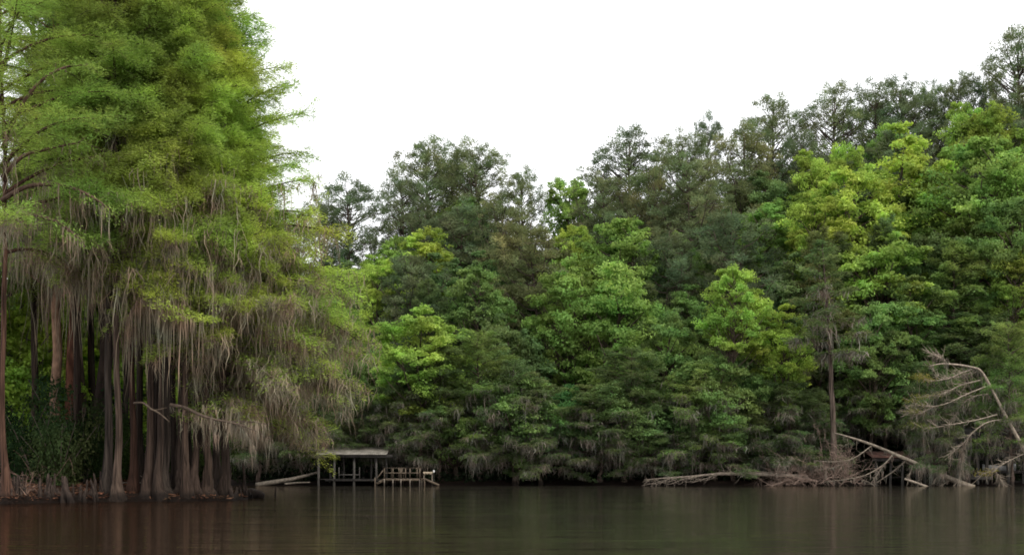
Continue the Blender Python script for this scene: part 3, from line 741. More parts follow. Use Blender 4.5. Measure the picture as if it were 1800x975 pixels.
# trees that lean their boughs over the open water
EK = dict(leaf=(.18, .032), per=96, flare=1.25)
edge1 = cypress(511, 24, .21, 3.6, 5.0, 104, moss=1400, lowz=8.5, lowthin=.65, lowL=.6, mossmax=14, mosslen=.85, bias=(0, .42, 11), up=.3, power=.78, mosslow=2.0, **EK)
edge2 = cypress(512, 19, .19, 4.0, 5.7, 92, moss=1300, lowz=8, lowthin=.65, lowL=.65, mossmax=13, mosslen=.85, bias=(-.1, .5, 9), up=.32, power=.6, mosslow=2.2, **EK)
edge3 = cypress(513, 27, .20, 6.0, 4.8, 100, moss=720, lowz=11, lowthin=.75, lowL=.7, mossmax=14, mosslen=.95, bias=(-.4, .35, 12), up=.3, mosslow=2.5, **EK)
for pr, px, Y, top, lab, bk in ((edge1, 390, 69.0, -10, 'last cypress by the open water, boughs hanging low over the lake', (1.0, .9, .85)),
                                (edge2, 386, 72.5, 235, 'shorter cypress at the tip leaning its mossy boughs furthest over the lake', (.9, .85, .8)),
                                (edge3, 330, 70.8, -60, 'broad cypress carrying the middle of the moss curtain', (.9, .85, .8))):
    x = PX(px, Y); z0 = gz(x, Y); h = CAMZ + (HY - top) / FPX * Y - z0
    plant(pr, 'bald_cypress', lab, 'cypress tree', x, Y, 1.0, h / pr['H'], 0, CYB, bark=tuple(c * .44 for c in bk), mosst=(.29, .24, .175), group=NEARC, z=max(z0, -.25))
# the reddish tree at the left border with arching boughs
leftc = cypress(520, 27, .15, 10.5, 5.2, 60, moss=90, mossmax=12, mosslen=.85, bias=(-.2, .25, 30), up=.6, lean=(-.5, 0), **NK)
x = PX(14, 62.4)
LEFT = plant(leftc, 'bald_cypress', 'reddish slim cypress at the left border with arching mossy boughs', 'cypress tree', x, 62.4, 1, 1, 0, CY, bark=(.72, .50, .42), mosst=(.27, .225, .165), group=NEARC)

# straight woodland trunks behind the dark shrubs
def woodland(name, label, px, Y, R, H, lean, bark, seed, top_tint, cat='pine tree'):
    pr = domed_pine(seed, H, R, .55, 3.6, 44)
    o = plant(pr, name, label, cat, PX(px, Y), Y, 1, 1, 0, top_tint, bark=bark)
    o.rotation_euler = (0, lean, 0)
woodland('pine_tree', 'pine with pale peeling bark behind the dark shrubs on the left bank', 95, 75, .30, 27, 0, (2.3, 1.75, 1.45), 601, PN)
woodland('pine_tree', 'straight reddish pine trunk left of the cypress stand', 128, 77, .34, 30, 0, (1.3, .7, .55), 602, PN)
woodland('pine_tree', 'straight dark pine trunk touching the reddish pine trunk', 146, 80, .28, 30, 0, (.6, .5, .45), 603, PN)
woodland('pine_tree', 'thick dark trunk leaning right behind the left edge of the stand', 168, 76, .42, 28, .045, (.35, .3, .3), 604, PN)

# leafy trees behind the stand
BACK = 'leafy trees behind the near stand'
for k, px, Y, top, w, tint, lab in [  # brightest green tints paint in light blocked by the cypresses overhead
    (4, 20, 82, 380, 230, (.34, .48, .09), 'bright leafy tree behind the reddish slim cypress at the left border'),
    (1, 95, 88, 350, 240, (.30, .44, .09), 'leafy tree behind the pine with pale peeling bark'),
    (0, 160, 92, 400, 230, BG, 'leafy tree behind the thick dark leaning trunk'),
    (4, 235, 90, 430, 220, MG, 'leafy tree glimpsed through the left half of the stand'),
    (1, 310, 94, 440, 220, MG, 'leafy tree glimpsed through the right half of the stand'),
    (0, 390, 100, 470, 160, MG, 'leafy tree behind the moss curtain near the open water'),
    (4, -40, 76, 300, 240, BG, 'leafy tree cut off by the left border'),
    (4, 45, 80, 520, 260, (.36, .50, .09), 'low bushy tree tinted green as if lit behind the peeling pine'),
    (4, -20, 78, 560, 240, (.30, .44, .09), 'low bushy tree behind the reddish slim cypress'),
    (4, 140, 86, 540, 260, (.30, .44, .09), 'low bushy tree filling the gap behind the reddish and dark pine pair'),
    (4, 225, 84, 560, 240, (.34, .48, .09), 'low bushy tree showing green through the trunks behind the pale flared cypress'),
    (4, 300, 86, 570, 220, MG, 'low bushy tree in shade behind the tight wall of trunks'),
    (4, 372, 92, 590, 170, MG, 'low bushy tree behind the last cypresses by the open water'),
    (4, 60, 105, 480, 300, DG, 'shaded tree deep in the wood beyond the left bank shrubs'),
    (4, 200, 110, 500, 300, DG, 'shaded tree deep in the wood beyond the stand')]:
    fit(pick(px, Y, top, w), 'broadleaf_tree', lab, 'broadleaf tree', px, Y, top, w, rng.uniform(0, 6), tint, group=BACK)
SH = 'dark shrubs on the left bank'
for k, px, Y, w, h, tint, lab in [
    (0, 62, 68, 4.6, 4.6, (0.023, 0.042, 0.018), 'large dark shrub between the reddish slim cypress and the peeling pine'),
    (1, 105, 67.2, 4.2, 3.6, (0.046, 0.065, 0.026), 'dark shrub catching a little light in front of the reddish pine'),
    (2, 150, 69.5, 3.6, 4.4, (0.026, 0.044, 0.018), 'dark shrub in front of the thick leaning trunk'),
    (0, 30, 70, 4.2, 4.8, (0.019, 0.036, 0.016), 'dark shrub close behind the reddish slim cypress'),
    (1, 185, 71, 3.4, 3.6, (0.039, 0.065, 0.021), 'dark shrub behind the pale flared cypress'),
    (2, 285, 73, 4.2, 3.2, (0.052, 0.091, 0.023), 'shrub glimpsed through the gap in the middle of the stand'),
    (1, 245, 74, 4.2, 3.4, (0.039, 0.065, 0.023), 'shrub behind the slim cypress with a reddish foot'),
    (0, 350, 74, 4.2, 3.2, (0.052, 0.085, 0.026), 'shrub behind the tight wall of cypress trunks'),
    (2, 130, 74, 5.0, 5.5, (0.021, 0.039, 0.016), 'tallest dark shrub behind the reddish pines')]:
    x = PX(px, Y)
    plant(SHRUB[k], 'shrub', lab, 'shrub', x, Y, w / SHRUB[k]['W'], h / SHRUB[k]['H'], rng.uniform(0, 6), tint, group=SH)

# low dark growth under the trees on both banks: one mass nobody could count
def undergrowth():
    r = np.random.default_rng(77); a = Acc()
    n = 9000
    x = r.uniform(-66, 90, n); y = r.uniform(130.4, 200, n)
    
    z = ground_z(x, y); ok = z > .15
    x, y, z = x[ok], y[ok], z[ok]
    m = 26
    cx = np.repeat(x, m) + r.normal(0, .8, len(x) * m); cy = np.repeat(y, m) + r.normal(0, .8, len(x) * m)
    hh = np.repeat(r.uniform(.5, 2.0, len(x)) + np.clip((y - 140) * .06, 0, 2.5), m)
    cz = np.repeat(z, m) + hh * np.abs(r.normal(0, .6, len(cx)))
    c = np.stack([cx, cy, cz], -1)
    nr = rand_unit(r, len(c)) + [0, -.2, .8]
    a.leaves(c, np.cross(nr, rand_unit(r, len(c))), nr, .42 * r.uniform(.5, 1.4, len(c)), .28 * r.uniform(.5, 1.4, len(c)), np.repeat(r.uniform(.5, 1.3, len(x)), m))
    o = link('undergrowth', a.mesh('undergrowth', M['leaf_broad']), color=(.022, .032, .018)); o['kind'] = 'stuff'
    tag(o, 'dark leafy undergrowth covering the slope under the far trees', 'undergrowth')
undergrowth()

def litter():
    r = np.random.default_rng(78); a = Acc()
    n = 9000
    y = r.uniform(61, 76, n); x = r.uniform(-27, -13, n)
    z = ground_z(x, y); ok = (z > .08); x, y, z = x[ok], y[ok], z[ok]
    c = np.stack([x, y, z + .02 + .03 * r.random(len(x))], -1)
    a.leaves(c, r.normal(0, 1, (len(c), 3)) * [1, 1, .25], r.normal(0, .35, (len(c), 3)) + [0, 0, 1], .22 * r.uniform(.4, 1.5, len(c)), .07 * r.uniform(.5, 1.6, len(c)), r.uniform(.4, 1.5, len(c)))
    o = link('leaf_litter', a.mesh('leaf_litter', M['moss']), color=(.16, .085, .055)); o['kind'] = 'stuff'
    tag(o, 'reddish brown fallen leaves and twigs strewn over the left bank', 'leaf litter')
litter()

# ------------------------------------------------------------------ cypress knees along the near bank
def knee_mesh(seed):
    r = np.random.default_rng(seed); a = Acc()
    z = np.array([-.35, -.05, .1, .28, .46, .58, .64]); n = len(z)
    lx = np.cumsum(r.normal(0, .02, (n, 2)), 0)
    pts = np.stack([lx[:, 0], lx[:, 1], z], -1)
    ph = r.uniform(0, 6, 2)
    a.tube(pts, np.array([.16, .13, .10, .08, .07, .055, .02]), 9, flute=lambda i, an: 1 + .22 * np.cos(3 * an + ph[0])[None] + .12 * np.cos(5 * an + ph[1])[None] + 0 * i[:, None])
    return a.mesh('cypress_knee', M['knee'], True)
KN = [knee_mesh(s) for s in range(6)]
r = np.random.default_rng(5)
def knee(px, Y, h, w, label, group=None):
    x = PX(px, Y); z0 = max(gz(x, Y), -.05)
    o = link('cypress_knee', KN[r.integers(6)], None, (x, Y, z0)); o.scale = (w, w, h / .64); o.rotation_euler = (r.normal(0, .08), r.normal(0, .12), r.uniform(0, 6))
    tag(o, label, 'cypress knee', group)
KG = 'cypress knees along the water edge'
for i in range(78):
    px = r.uniform(-4, 178) if i < 56 else r.uniform(395, 446)
    if i < 56:
        Y0 = 61.6 + 3.5 * max(0, px) / 200 + .25 + abs(r.normal(0, .8))
        knee(px, Y0, r.uniform(.2, .9) ** 1.6 + .12, r.uniform(.4, 1.1), 'short dark knee in the crowded row along the left bank', KG)
    else:
        knee(px, 68.3 + (px - 395) / 50 * 6 + r.normal(0, .6), r.uniform(.25, .62), r.uniform(.5, 1.0), 'short knee on the little spit right of the last cypress', 'knees on the spit')
knee(116, 63.6, 1.25, 1.5, 'tallest pale knee standing clear of the left bank row')
knee(120, 63.5, .95, 1.3, 'stout knee joined to the right of the tallest pale knee')
knee(430, 74.6, 1.6, .9, 'slender tall stump near the end of the spit')
knee(484, 78, .62, .55, 'lone thin stub sticking out of the open water beyond the spit')
# the boulder-like root at the end of the spit
a = Acc()
t = np.linspace(0, 1, 9)
a.tube(np.stack([-.75 + 1.5 * t, .1 * np.sin(t * 5), .16 + .05 * np.sin(t * 4)], -1), .05 + .24 * np.sin(np.pi * np.clip(t, .03, .97)) ** .6, 9, flute=lambda i, an: 1 + .15 * np.cos(3 * an)[None] + .1 * np.sin(i * 2.1)[:, None])
o = link('root_stump', a.mesh('root_stump', M['knee'], True), None, (PX(440, 74.5), 74.5, 0))
tag(o, 'low weathered root lump ending the spit in the water', 'root')

# bare tangled roots and twigs
def tangle(name, label, cat, base, n, spread, mat, col, seed, rad=.02, up=.5, levels=2):
    r = np.random.default_rng(seed); a = Acc()
    def grow(p, d, L, rr, lv):
        t = np.linspace(0, 1, 6); d = d / np.linalg.norm(d)
        bend = r.normal(0, .35, 3); bend[2] -= .15
        pts = p + L * (t[:, None] * d + (t ** 2)[:, None] * bend)
        pts[:, 2] = np.maximum(pts[:, 2], base[2] - .15)
        a.tube(pts, rr * (1 - .75 * t), 4, cap=False)
        if lv:
            for _ in range(r.integers(2, 5)):
                u = r.uniform(.25, 1); q = np.array([np.interp(u, t, pts[:, i]) for i in range(3)])
                grow(q, d + r.normal(0, .6, 3), L * r.uniform(.35, .7), rr * .55, lv - 1)
    for i in range(n):
        p = r.normal(0, 1, 3) * spread * .35; p[2] = abs(p[2]) * .3
        d = r.normal(0, 1, 3) * [1, .6, .5] + [0, 0, up]
        grow(p + [0, 0, .05], d, r.uniform(.5, 1.1) * spread[0], rad * r.uniform(.6, 1.4), levels)
    o = link(name, a.mesh(name, mat), None, tuple(base), col); tag(o, label, cat); return o
tangle('root_tangle', 'pale bare root tangle right of the reddish slim cypress at left', 'roots', (PX(28, 63.2), 63.2, .25), 14, np.array([1.0, .8, 1.0]), M['twig'], (1.1, .95, .85), 3, .022, .9)
tangle('dead_branch', 'bare fallen branch lying under the dark shrubs on the left bank', 'dead branch', (PX(75, 64.6), 64.6, .5), 6, np.array([1.3, .8, .7]), M['twig'], (.55, .45, .4), 4, .022, .5)
tangle('dead_branch', 'whitish bare branch lying behind the slim reddish footed cypress', 'dead branch', (PX(222, 68.6), 68.6, .5), 5, np.array([.9, .6, .5]), M['dead_wood'], (1, 1, 1), 6, .03, .4, 1)
# ------------------------------------------------------------------ bare mossy bough reaching right out of the stand
def stem(acc, rows, k=6):
    """rows of (px, py, Y, radius) -> smooth tube"""
    pts = np.array([P(px, py, Y) for px, py, Y, _ in rows]); rad = np.array([r_ for *_, r_ in rows])
    n = len(pts); t = np.arange(n); tt = np.linspace(0, n - 1, (n - 1) * 4 + 1)
    # catmull-rom
    out = []
    for u in tt:
        i = min(int(u), n - 2); f = u - i
        p0, p1, p2, p3 = pts[max(i - 1, 0)], pts[i], pts[i + 1], pts[min(i + 2, n - 1)]
        out.append(.5 * (2 * p1 + (p2 - p0) * f + (2 * p0 - 5 * p1 + 4 * p2 - p3) * f * f + (3 * p1 - p0 - 3 * p2 + p3) * f ** 3))
    acc.tube(np.array(out), np.interp(tt, t, rad), k)
    return np.array(out)

def shift_mesh(acc, base):
    acc.v = [v - base for v in acc.v]

def moss_on(acc, pts, n, length, rng_, width=(.03, .09), spread=.12):
    idx = rng_.integers(0, len(pts), n)
    top = pts[idx] + rng_.normal(0, 1, (n, 3)) * [spread, spread, .03]
    ln = np.minimum(length * rng_.lognormal(-.2, .5, n), np.maximum(top[:, 2] - .1, .1))
    acc.ribbons(top, ln, rng_.uniform(*width, n), rng_, 3, .05)

def spray(acc, tip, d, n, rng_, leaf=(.3, .08), spread=.5):
    c = tip + rng_.normal(0, 1, (n, 3)) * [spread, spread, spread * .35]
    dd = d + rng_.normal(0, .6, (n, 3))
    acc.leaves(c, dd, rng_.normal(0, .6, (n, 3)) + [0, 0, 1], leaf[0] * rng_.uniform(.6, 1.3, n), leaf[1] * rng_.uniform(.6, 1.3, n), rng_.uniform(.7, 1.3, n))

r = np.random.default_rng(9)
def add_boughs(tree, boughs, bark, moss_n, moss_len, spray_n, tint, mcol, seed):
    """extra boughs of one tree, given in world space and stored in the tree's own space"""
    r = np.random.default_rng(seed); a, mo, lf = Acc(), Acc(), Acc()
    for rows in boughs:
        p = stem(a, rows, 7)
        moss_on(mo, p[2:], moss_n, moss_len, r, (.025, .075), .14)
        for k in range(6, len(p), 2):
            d = p[k] - p[k - 1]; d /= np.linalg.norm(d)
            for sg in (-1, 1):
                e = p[k] + r.uniform(.4, .9) * (d * .6 + sg * np.array([d[1] * -.2, .7, 0]) + r.normal(0, .25, 3))
                a.tube(np.array([p[k], (p[k] + e) / 2 + [0, 0, .05], e]), [.02, .014, .006], 4, cap=False)
                spray(lf, e, d, int(spray_n), r, (.18, .045), .3)
    L = np.array(tree.location); S = np.array(tree.scale)
    for acc, nm, m, c in ((a, 'bough', M['bark_limb'], bark), (mo, 'spanish_moss', M['moss'], mcol), (lf, 'foliage', M['leaf_cypress'], tint)):
        if not acc.v: continue
        acc.v = [(v - L) / S for v in acc.v]
        link(nm, acc.mesh(nm, m, nm == 'bough'), tree, color=c)
MN = (.27, .225, .165)
add_boughs(LEFT, [[(4, 262, 62.4, .10), (35, 190, 62, .085), (75, 140, 61.6, .07), (120, 117, 61.3, .05), (155, 116, 61, .025)],
                  [(4, 312, 62.4, .10), (40, 275, 62, .085), (85, 262, 61.5, .06), (140, 250, 61, .025)]], (1.1, .85, .75), 10, .4, 60, CY, MN, 31)
add_boughs(LEFT, [[(3, 352, 62.4, .12), (50, 327, 62, .10), (110, 326, 61.6, .085), (160, 345, 61.3, .06), (192, 368, 61, .03)],
                  [(4, 394, 62.4, .12), (50, 379, 62, .095), (100, 390, 61.6, .075), (137, 418, 61.3, .035)]], (1.0, .8, .72), 80, .8, 40, CY, MN, 32)
add_boughs(PALE, [[(222, 572, 65.2, .11), (240, 536, 64.9, .10), (264, 520, 64.6, .085), (284, 528, 64.3, .06), (310, 548, 64.0, .04), (350, 560, 63.6, .02)]], (1.3, 1.15, 1.05), 260, 1.5, 110, CYB, MN, 33)
def twigs(acc, p, n, r, L=(.3, 1.1), rad=.022):
    """fine crooked side twigs along a bare limb"""
    for _ in range(n):
        i = r.integers(1, len(p) - 1); q = p[i]; d = p[i] - p[i - 1]; d /= np.linalg.norm(d) + 1e-9
        e = d * r.uniform(.3, 1) + r.normal(0, .55, 3); e *= r.uniform(*L) / np.linalg.norm(e)
        m_ = q + e * .5 + r.normal(0, .07, 3)
        acc.tube(np.array([q, m_, q + e]), [rad, rad * .7, rad * .3], 3, cap=False)
        if r.random() < .6:
            e2 = e * .5 + r.normal(0, .2, 3); acc.tube(np.array([m_, m_ + e2 * .5 + r.normal(0, .04, 3), m_ + e2]), [rad * .7, rad * .5, rad * .25], 3, cap=False)
# ---- dead trunk slanting into the water
Y = 127.0
base = P(1700, 853, Y); base[2] = 0
tr, mo = Acc(), Acc()
main = stem(tr, [(1712, 857, Y, .30), (1690, 849, Y, .27), (1645, 829, Y, .21), (1585, 803, Y, .17), (1530, 780, Y, .12), (1490, 767, Y, .085), (1466, 760, Y, .04)], 9)
for rows in ([(1570, 797, Y, .09), (1553, 816, Y - .3, .075), (1520, 835, Y - .8, .06), (1485, 842, Y - 1.2, .045), (1450, 846, Y - 1.4, .02)],
             [(1572, 798, Y, .06), (1550, 822, Y + .2, .05), (1530, 850, Y + .3, .03)],
             [(1532, 783, Y, .075), (1500, 805, Y - .5, .06), (1468, 811, Y - 1, .05), (1430, 809, Y - 1.4, .02)],
             [(1608, 812, Y, .06), (1600, 830, Y - .4, .05), (1594, 853, Y - .6, .04)],
             [(1625, 821, Y, .04), (1618, 838, Y + .3, .035), (1613, 853, Y + .4, .02)],
             [(1655, 834, Y, .06), (1644, 842, Y - .3, .05), (1641, 850, Y - .5, .04)],
             [(1672, 843, Y, .05), (1662, 848, Y - .3, .045), (1654, 856, Y - .5, .03)],
             [(1552, 818, Y - .3, .04), (1540, 838, Y - .6, .03), (1535, 852, Y - .8, .02)],
             [(1497, 807, Y - .5, .05), (1470, 820, Y - .8, .04), (1450, 822, Y - 1, .02)],
             [(1595, 806, Y, .10), (1570, 828, Y + .7, .085), (1540, 848, Y + 1.2, .07)],
             [(1515, 843, Y - .9, .035), (1530, 848, Y - 1, .03), (1541, 857, Y - 1, .02)]):
    p = stem(tr, [(a_, b_, c_, d_ * .75) for a_, b_, c_, d_ in rows], 5)
    moss_on(mo, p, 24, .5, r)
    twigs(tr, p, 9, r)
moss_on(mo, main[-14:], 40, .6, r)
shift_mesh(tr, base); shift_mesh(mo, base)
t = thing('fallen_tree', 'long pale dead trunk slanting down into the water in front of the rusty shed', 'dead tree', tuple(base))
link('trunk', tr.mesh('trunk', M['dead_wood'], True), t, color=(.66, .63, .59)); link('spanish_moss', mo.mesh('spanish_moss', M['moss']), t, color=(.2, .17, .14))

# ---- fallen trunk lying along the water
Y = 126.5
base = P(1260, 853, Y); base[2] = 0
tr = Acc()
stem(tr, [(1132, 843, Y - .6, .03), (1165, 840, Y - .4, .06), (1215, 837, Y, .10), (1260, 833, Y, .12), (1320, 833, Y + .2, .15), (1370, 835, Y + .4, .17), (1420, 838, Y + .6, .19)], 8)
for rows in ([(1228, 836, Y, .06), (1200, 842, Y - .5, .05), (1178, 850, Y - .8, .035), (1160, 846, Y - 1, .02)],
             [(1205, 838, Y, .04), (1180, 841, Y - .5, .03), (1150, 852, Y - .8, .02)],
             [(1262, 832, Y, .05), (1240, 841, Y - .5, .04), (1215, 848, Y - .9, .03)],
             [(1180, 840, Y - .4, .04), (1160, 846, Y - .7, .03), (1128, 853, Y - .9, .02)],
             [(1300, 833, Y, .05), (1280, 829, Y - .2, .04), (1255, 831, Y - .3, .02)],
             [(1390, 836, Y + .4, .05), (1345, 829, Y, .04), (1295, 831, Y, .02)]):
    twigs(tr, stem(tr, [(a_, b_, c_, d_ * .8) for a_, b_, c_, d_ in rows], 5), 10, r)
for i in range(26):
    q = r.uniform(1140, 1262); yy = np.interp(q, [1132, 1260], [842, 834])
    stem(tr, [(q, yy, Y - .4, .025), (q - r.uniform(-8, 14), yy + r.uniform(2, 10), Y - .8, .018), (q - r.uniform(-6, 22), yy + r.uniform(4, 17), Y - 1.1, .01)], 4)
shift_mesh(tr, base)
t = thing('fallen_tree', 'long fallen trunk lying flat just above the water left of the brush pile', 'dead tree', tuple(base))
link('trunk', tr.mesh('trunk', M['dead_wood'], True), t, color=(.5, .47, .45))

# ---- bent dead tree at the right
Y = 126.0
base = P(1822, 853, Y); base[2] = -.3
tr, mo, cr = Acc(), Acc(), Acc()
main = stem(tr, [(1835, 862, Y, .24), (1812, 812, Y, .19), (1785, 762, Y, .155), (1758, 712, Y, .13), (1735, 668, Y, .115), (1722, 650, Y - .1, .105), (1708, 645, Y - .3, .09), (1685, 641, Y - .6, .085), (1655, 639, Y - 1, .06), (1634, 643, Y - 1.2, .035)], 9)
BR = [[(1716, 647, Y, .11), (1690, 655, Y - .3, .085), (1670, 664, Y - .7, .06), (1640, 669, Y - 1, .04), (1616, 662, Y - 1.2, .015)],
      [(1722, 652, Y, .08), (1700, 657, Y + .3, .06), (1680, 663, Y + .5, .045), (1650, 660, Y + .6, .03), (1636, 642, Y + .6, .012)],
      [(1723, 668, Y, .07), (1690, 676, Y - .4, .055), (1655, 692, Y - .8, .04), (1618, 697, Y - 1, .015)],
      [(1733, 679, Y, .08), (1700, 692, Y - .5, .06), (1660, 710, Y - 1, .045), (1625, 714, Y - 1.2, .03), (1604, 704, Y - 1.3, .012)],
      [(1640, 715, Y - 1, .03), (1620, 725, Y - 1.1, .02), (1602, 722, Y - 1.2, .01)],
      [(1737, 692, Y, .06), (1712, 696, Y + .4, .045), (1692, 710, Y + .7, .03), (1676, 735, Y + .8, .012)],
      [(1753, 728, Y, .08), (1715, 738, Y - .4, .06), (1670, 746, Y - .9, .045), (1630, 752, Y - 1.2, .03), (1608, 745, Y - 1.3, .012)],
      [(1760, 737, Y, .08), (1735, 742, Y - .4, .065), (1712, 758, Y - .6, .055), (1690, 782, Y - .7, .04), (1672, 795, Y - .8, .02)],
      [(1702, 770, Y - .6, .06), (1692, 795, Y - .7, .075), (1687, 820, Y - .7, .06), (1686, 856, Y - .7, .045)],
      [(1665, 638, Y - .9, .03), (1655, 628, Y - .9, .022), (1638, 621, Y - .9, .008)],
      [(1800, 797, Y, .06), (1772, 810, Y - .5, .05), (1748, 825, Y - .8, .035), (1728, 832, Y - 1, .02)],
      [(1748, 824, Y - .8, .05), (1756, 838, Y - .9, .045), (1764, 854, Y - 1, .04)]]
for rows in BR:
    p = stem(tr, [(a_, b_, c_, d_ * .8) for a_, b_, c_, d_ in rows], 5)
    moss_on(mo, p, 60, .6, r, (.02, .06))
    twigs(tr, p, 22, r, (.3, 1.3))
    d = p[-1] - p[-4]
    for j in range(26):
        q = p[-1 - r.integers(0, len(p) - 3)]
        e = q + (d / np.linalg.norm(d)) * r.uniform(.3, 1.1) + r.normal(0, .28, 3) * [1, 1, 1.2]
        tr.tube(np.array([q, (q + e) / 2 + [0, 0, -.06], e]), [.024, .018, .01], 3, cap=False)
for i in (0, 2, 3, 4, 6, 0, 10):
    rows = BR[i]; tip = P(*rows[-1][:3]); d = tip - P(*rows[-2][:3])
    spray(cr, tip, d / np.linalg.norm(d), 130, r, (.26, .05), .42)
    spray(cr, tip - d * .6, d / np.linalg.norm(d), 70, r, (.26, .05), .4)
p = np.array([P(px, py, Y - .7) for px, py in ((1692, 790), (1690, 800), (1688, 812), (1695, 778), (1700, 765))])
moss_on(mo, p, 130, 1.3, r, (.03, .08), .16)
moss_on(mo, main[16:28], 50, .8, r)
for acc in (tr, mo, cr): shift_mesh(acc, base)
t = thing('dead_tree', 'bent bare tree arching left over the water in front of the dark boathouse', 'dead tree', tuple(base))
link('trunk', tr.mesh('trunk', M['dead_wood'], True), t, color=(.9, .85, .8))
link('spanish_moss', mo.mesh('spanish_moss', M['moss']), t, color=(.17, .15, .12)); link('crown', cr.mesh('crown', M['leaf_cypress']), t, color=(.2, .2, .06))

# ---- brush pile
def brush(base, seed, label):
    r = np.random.default_rng(seed); a = Acc()
    def grow(p, d, L, rr, lv):
        t = np.linspace(0, 1, 6); d = d / np.linalg.norm(d)
        pts = p + L * (t[:, None] * d + (t ** 2)[:, None] * (r.normal(0, .3, 3) + [0, 0, -.08]))
        pts[:, 2] = np.maximum(pts[:, 2], -.15)
        a.tube(pts, rr * (1 - .75 * t), 4, cap=False)
        if lv:
            for _ in range(r.integers(4, 8)):
                u = r.uniform(.15, 1); q = np.array([np.interp(u, t, pts[:, i]) for i in range(3)])
                grow(q, d + r.normal(0, .65, 3), L * r.uniform(.3, .65), rr * .55, lv - 1)
    for i in range(22):
        p = np.array([r.uniform(-2.6, 3.2), r.normal(0, .8), r.uniform(0, .5)])
        d = np.array([r.normal(-.25, .7), r.normal(0, .4), r.uniform(.15, 1.2) * (1 if p[0] > -.8 else .5)])
        grow(p, d, r.uniform(1.8, 3.6), .042, 3 if i < 18 else 2)
    for i in range(14):
        grow(np.array([r.uniform(.6, 2.6), r.normal(0, .6), r.uniform(.2, 2)]), np.array([r.normal(-.2, .5), r.normal(0, .4), 1.2]), r.uniform(1.2, 2.4), .03, 2)
    for i in range(8):
        grow(np.array([r.uniform(-5, -2), r.normal(0, .4), .1]), np.array([r.normal(0, 1), .2, .3]), r.uniform(.8, 1.6), .022, 2)
    o = link('brush_pile', a.mesh('brush_pile', M['twig']), None, tuple(base), (1.4, 1.33, 1.27)); tag(o, label, 'brush pile')
brush(np.array([PX(1440, 126.8), 126.8, 0]), 21, 'tangled brown brush pile in the water below the tall mossy trunk')

# ---- small floating log and the leaning log left of the boathouse
a = Acc(); Y = 126; base = P(1612, 853, Y); base[2] = 0
stem(a, [(1590, 841, Y, .09), (1605, 846, Y, .11), (1634, 856, Y, .10)], 7); shift_mesh(a, base)
tag(link('log', a.mesh('log', M['dead_wood'], True), None, tuple(base), (.8, .76, .72)), 'short pale log tilted in the water under the slanting dead trunk', 'log')
a = Acc(); Y = 127.5; base = P(510, 850, Y); base[2] = 0
p = stem(a, [(450, 852, Y, .22), (480, 847, Y, .21), (510, 842, Y + .5, .18), (535, 836, Y + 1, .14), (560, 829, Y + 1.5, .10)], 8)
stem(a, [(500, 850, Y - .3, .10), (520, 848, Y, .09), (545, 847, Y, .05)], 6)
shift_mesh(a, base)
tag(link('log', a.mesh('log', M['dead_wood'], True), None, tuple(base), (.33, .32, .31)), 'long grey log sloping from the water up to the metal roofed boathouse', 'log')

# ------------------------------------------------------------------ timber structures
M['tin'] = rough_mat('pale_tin_roof', (.10, .092, .076), (.22, .20, .17), (2, 2, 2), .05, .55)
M['rust'] = rough_mat('rusty_tin_roof', (.04, .02, .015), (.10, .045, .034), (1.5, 1.5, 1.5), .1, .8)
M['dark_timber'] = rough_mat('dark_stained_timber', (.014, .013, .012), (.045, .04, .036), (7, 7, 2), .4, .9)
M['rail_timber'] = rough_mat('treated_rail_timber', (.06, .045, .032), (.14, .11, .08), (7, 7, 2.5), .3, .85)
M['fence'] = rough_mat('grey_fence_boards', (.035, .032, .029), (.085, .078, .07), (9, 9, 1), .3, .9)
M['white_paint'] = rough_mat('white_painted_metal', (.55, .55, .55), (.8, .8, .8), (3, 3, 3), .05, .5)
M['hull'] = rough_mat('dull_aluminium', (.16, .165, .165), (.30, .30, .295), (2, 2, 2), .05, .45)

def corrugated(a, x0, x1, ya, za, yb, zb, amp=.02, pitch=.18, thick=.025):
    """ribbed sheet from eave (ya, za) to ridge (yb, zb)"""
    xs = np.arange(x0, x1 + 1e-6, pitch / 4); w = amp * np.sin(np.arange(len(xs)) * np.pi / 2)
    n = len(xs)
    v = []
    for (y, z) in ((ya, za), (yb, zb)):
        for dz in (0, -thick):
            v.append(np.stack([xs, np.full(n, y), z + w + dz], -1))
    v = np.vstack(v); i = np.arange(n - 1)
    q = np.vstack([np.stack([i, i + 1, 2 * n + i + 1, 2 * n + i], -1), np.stack([n + i, 3 * n + i, 3 * n + i + 1, n + i + 1], -1),
                   np.stack([i, n + i, n + i + 1, i + 1], -1), np.stack([2 * n + i, 2 * n + i + 1, 3 * n + i + 1, 3 * n + i], -1)])
    a.add(v, q)

def part(name, acc, mat, parent, label=None):
    o = link(name, acc.mesh(name, mat), parent)
    if label: o['label'] = label
    return o

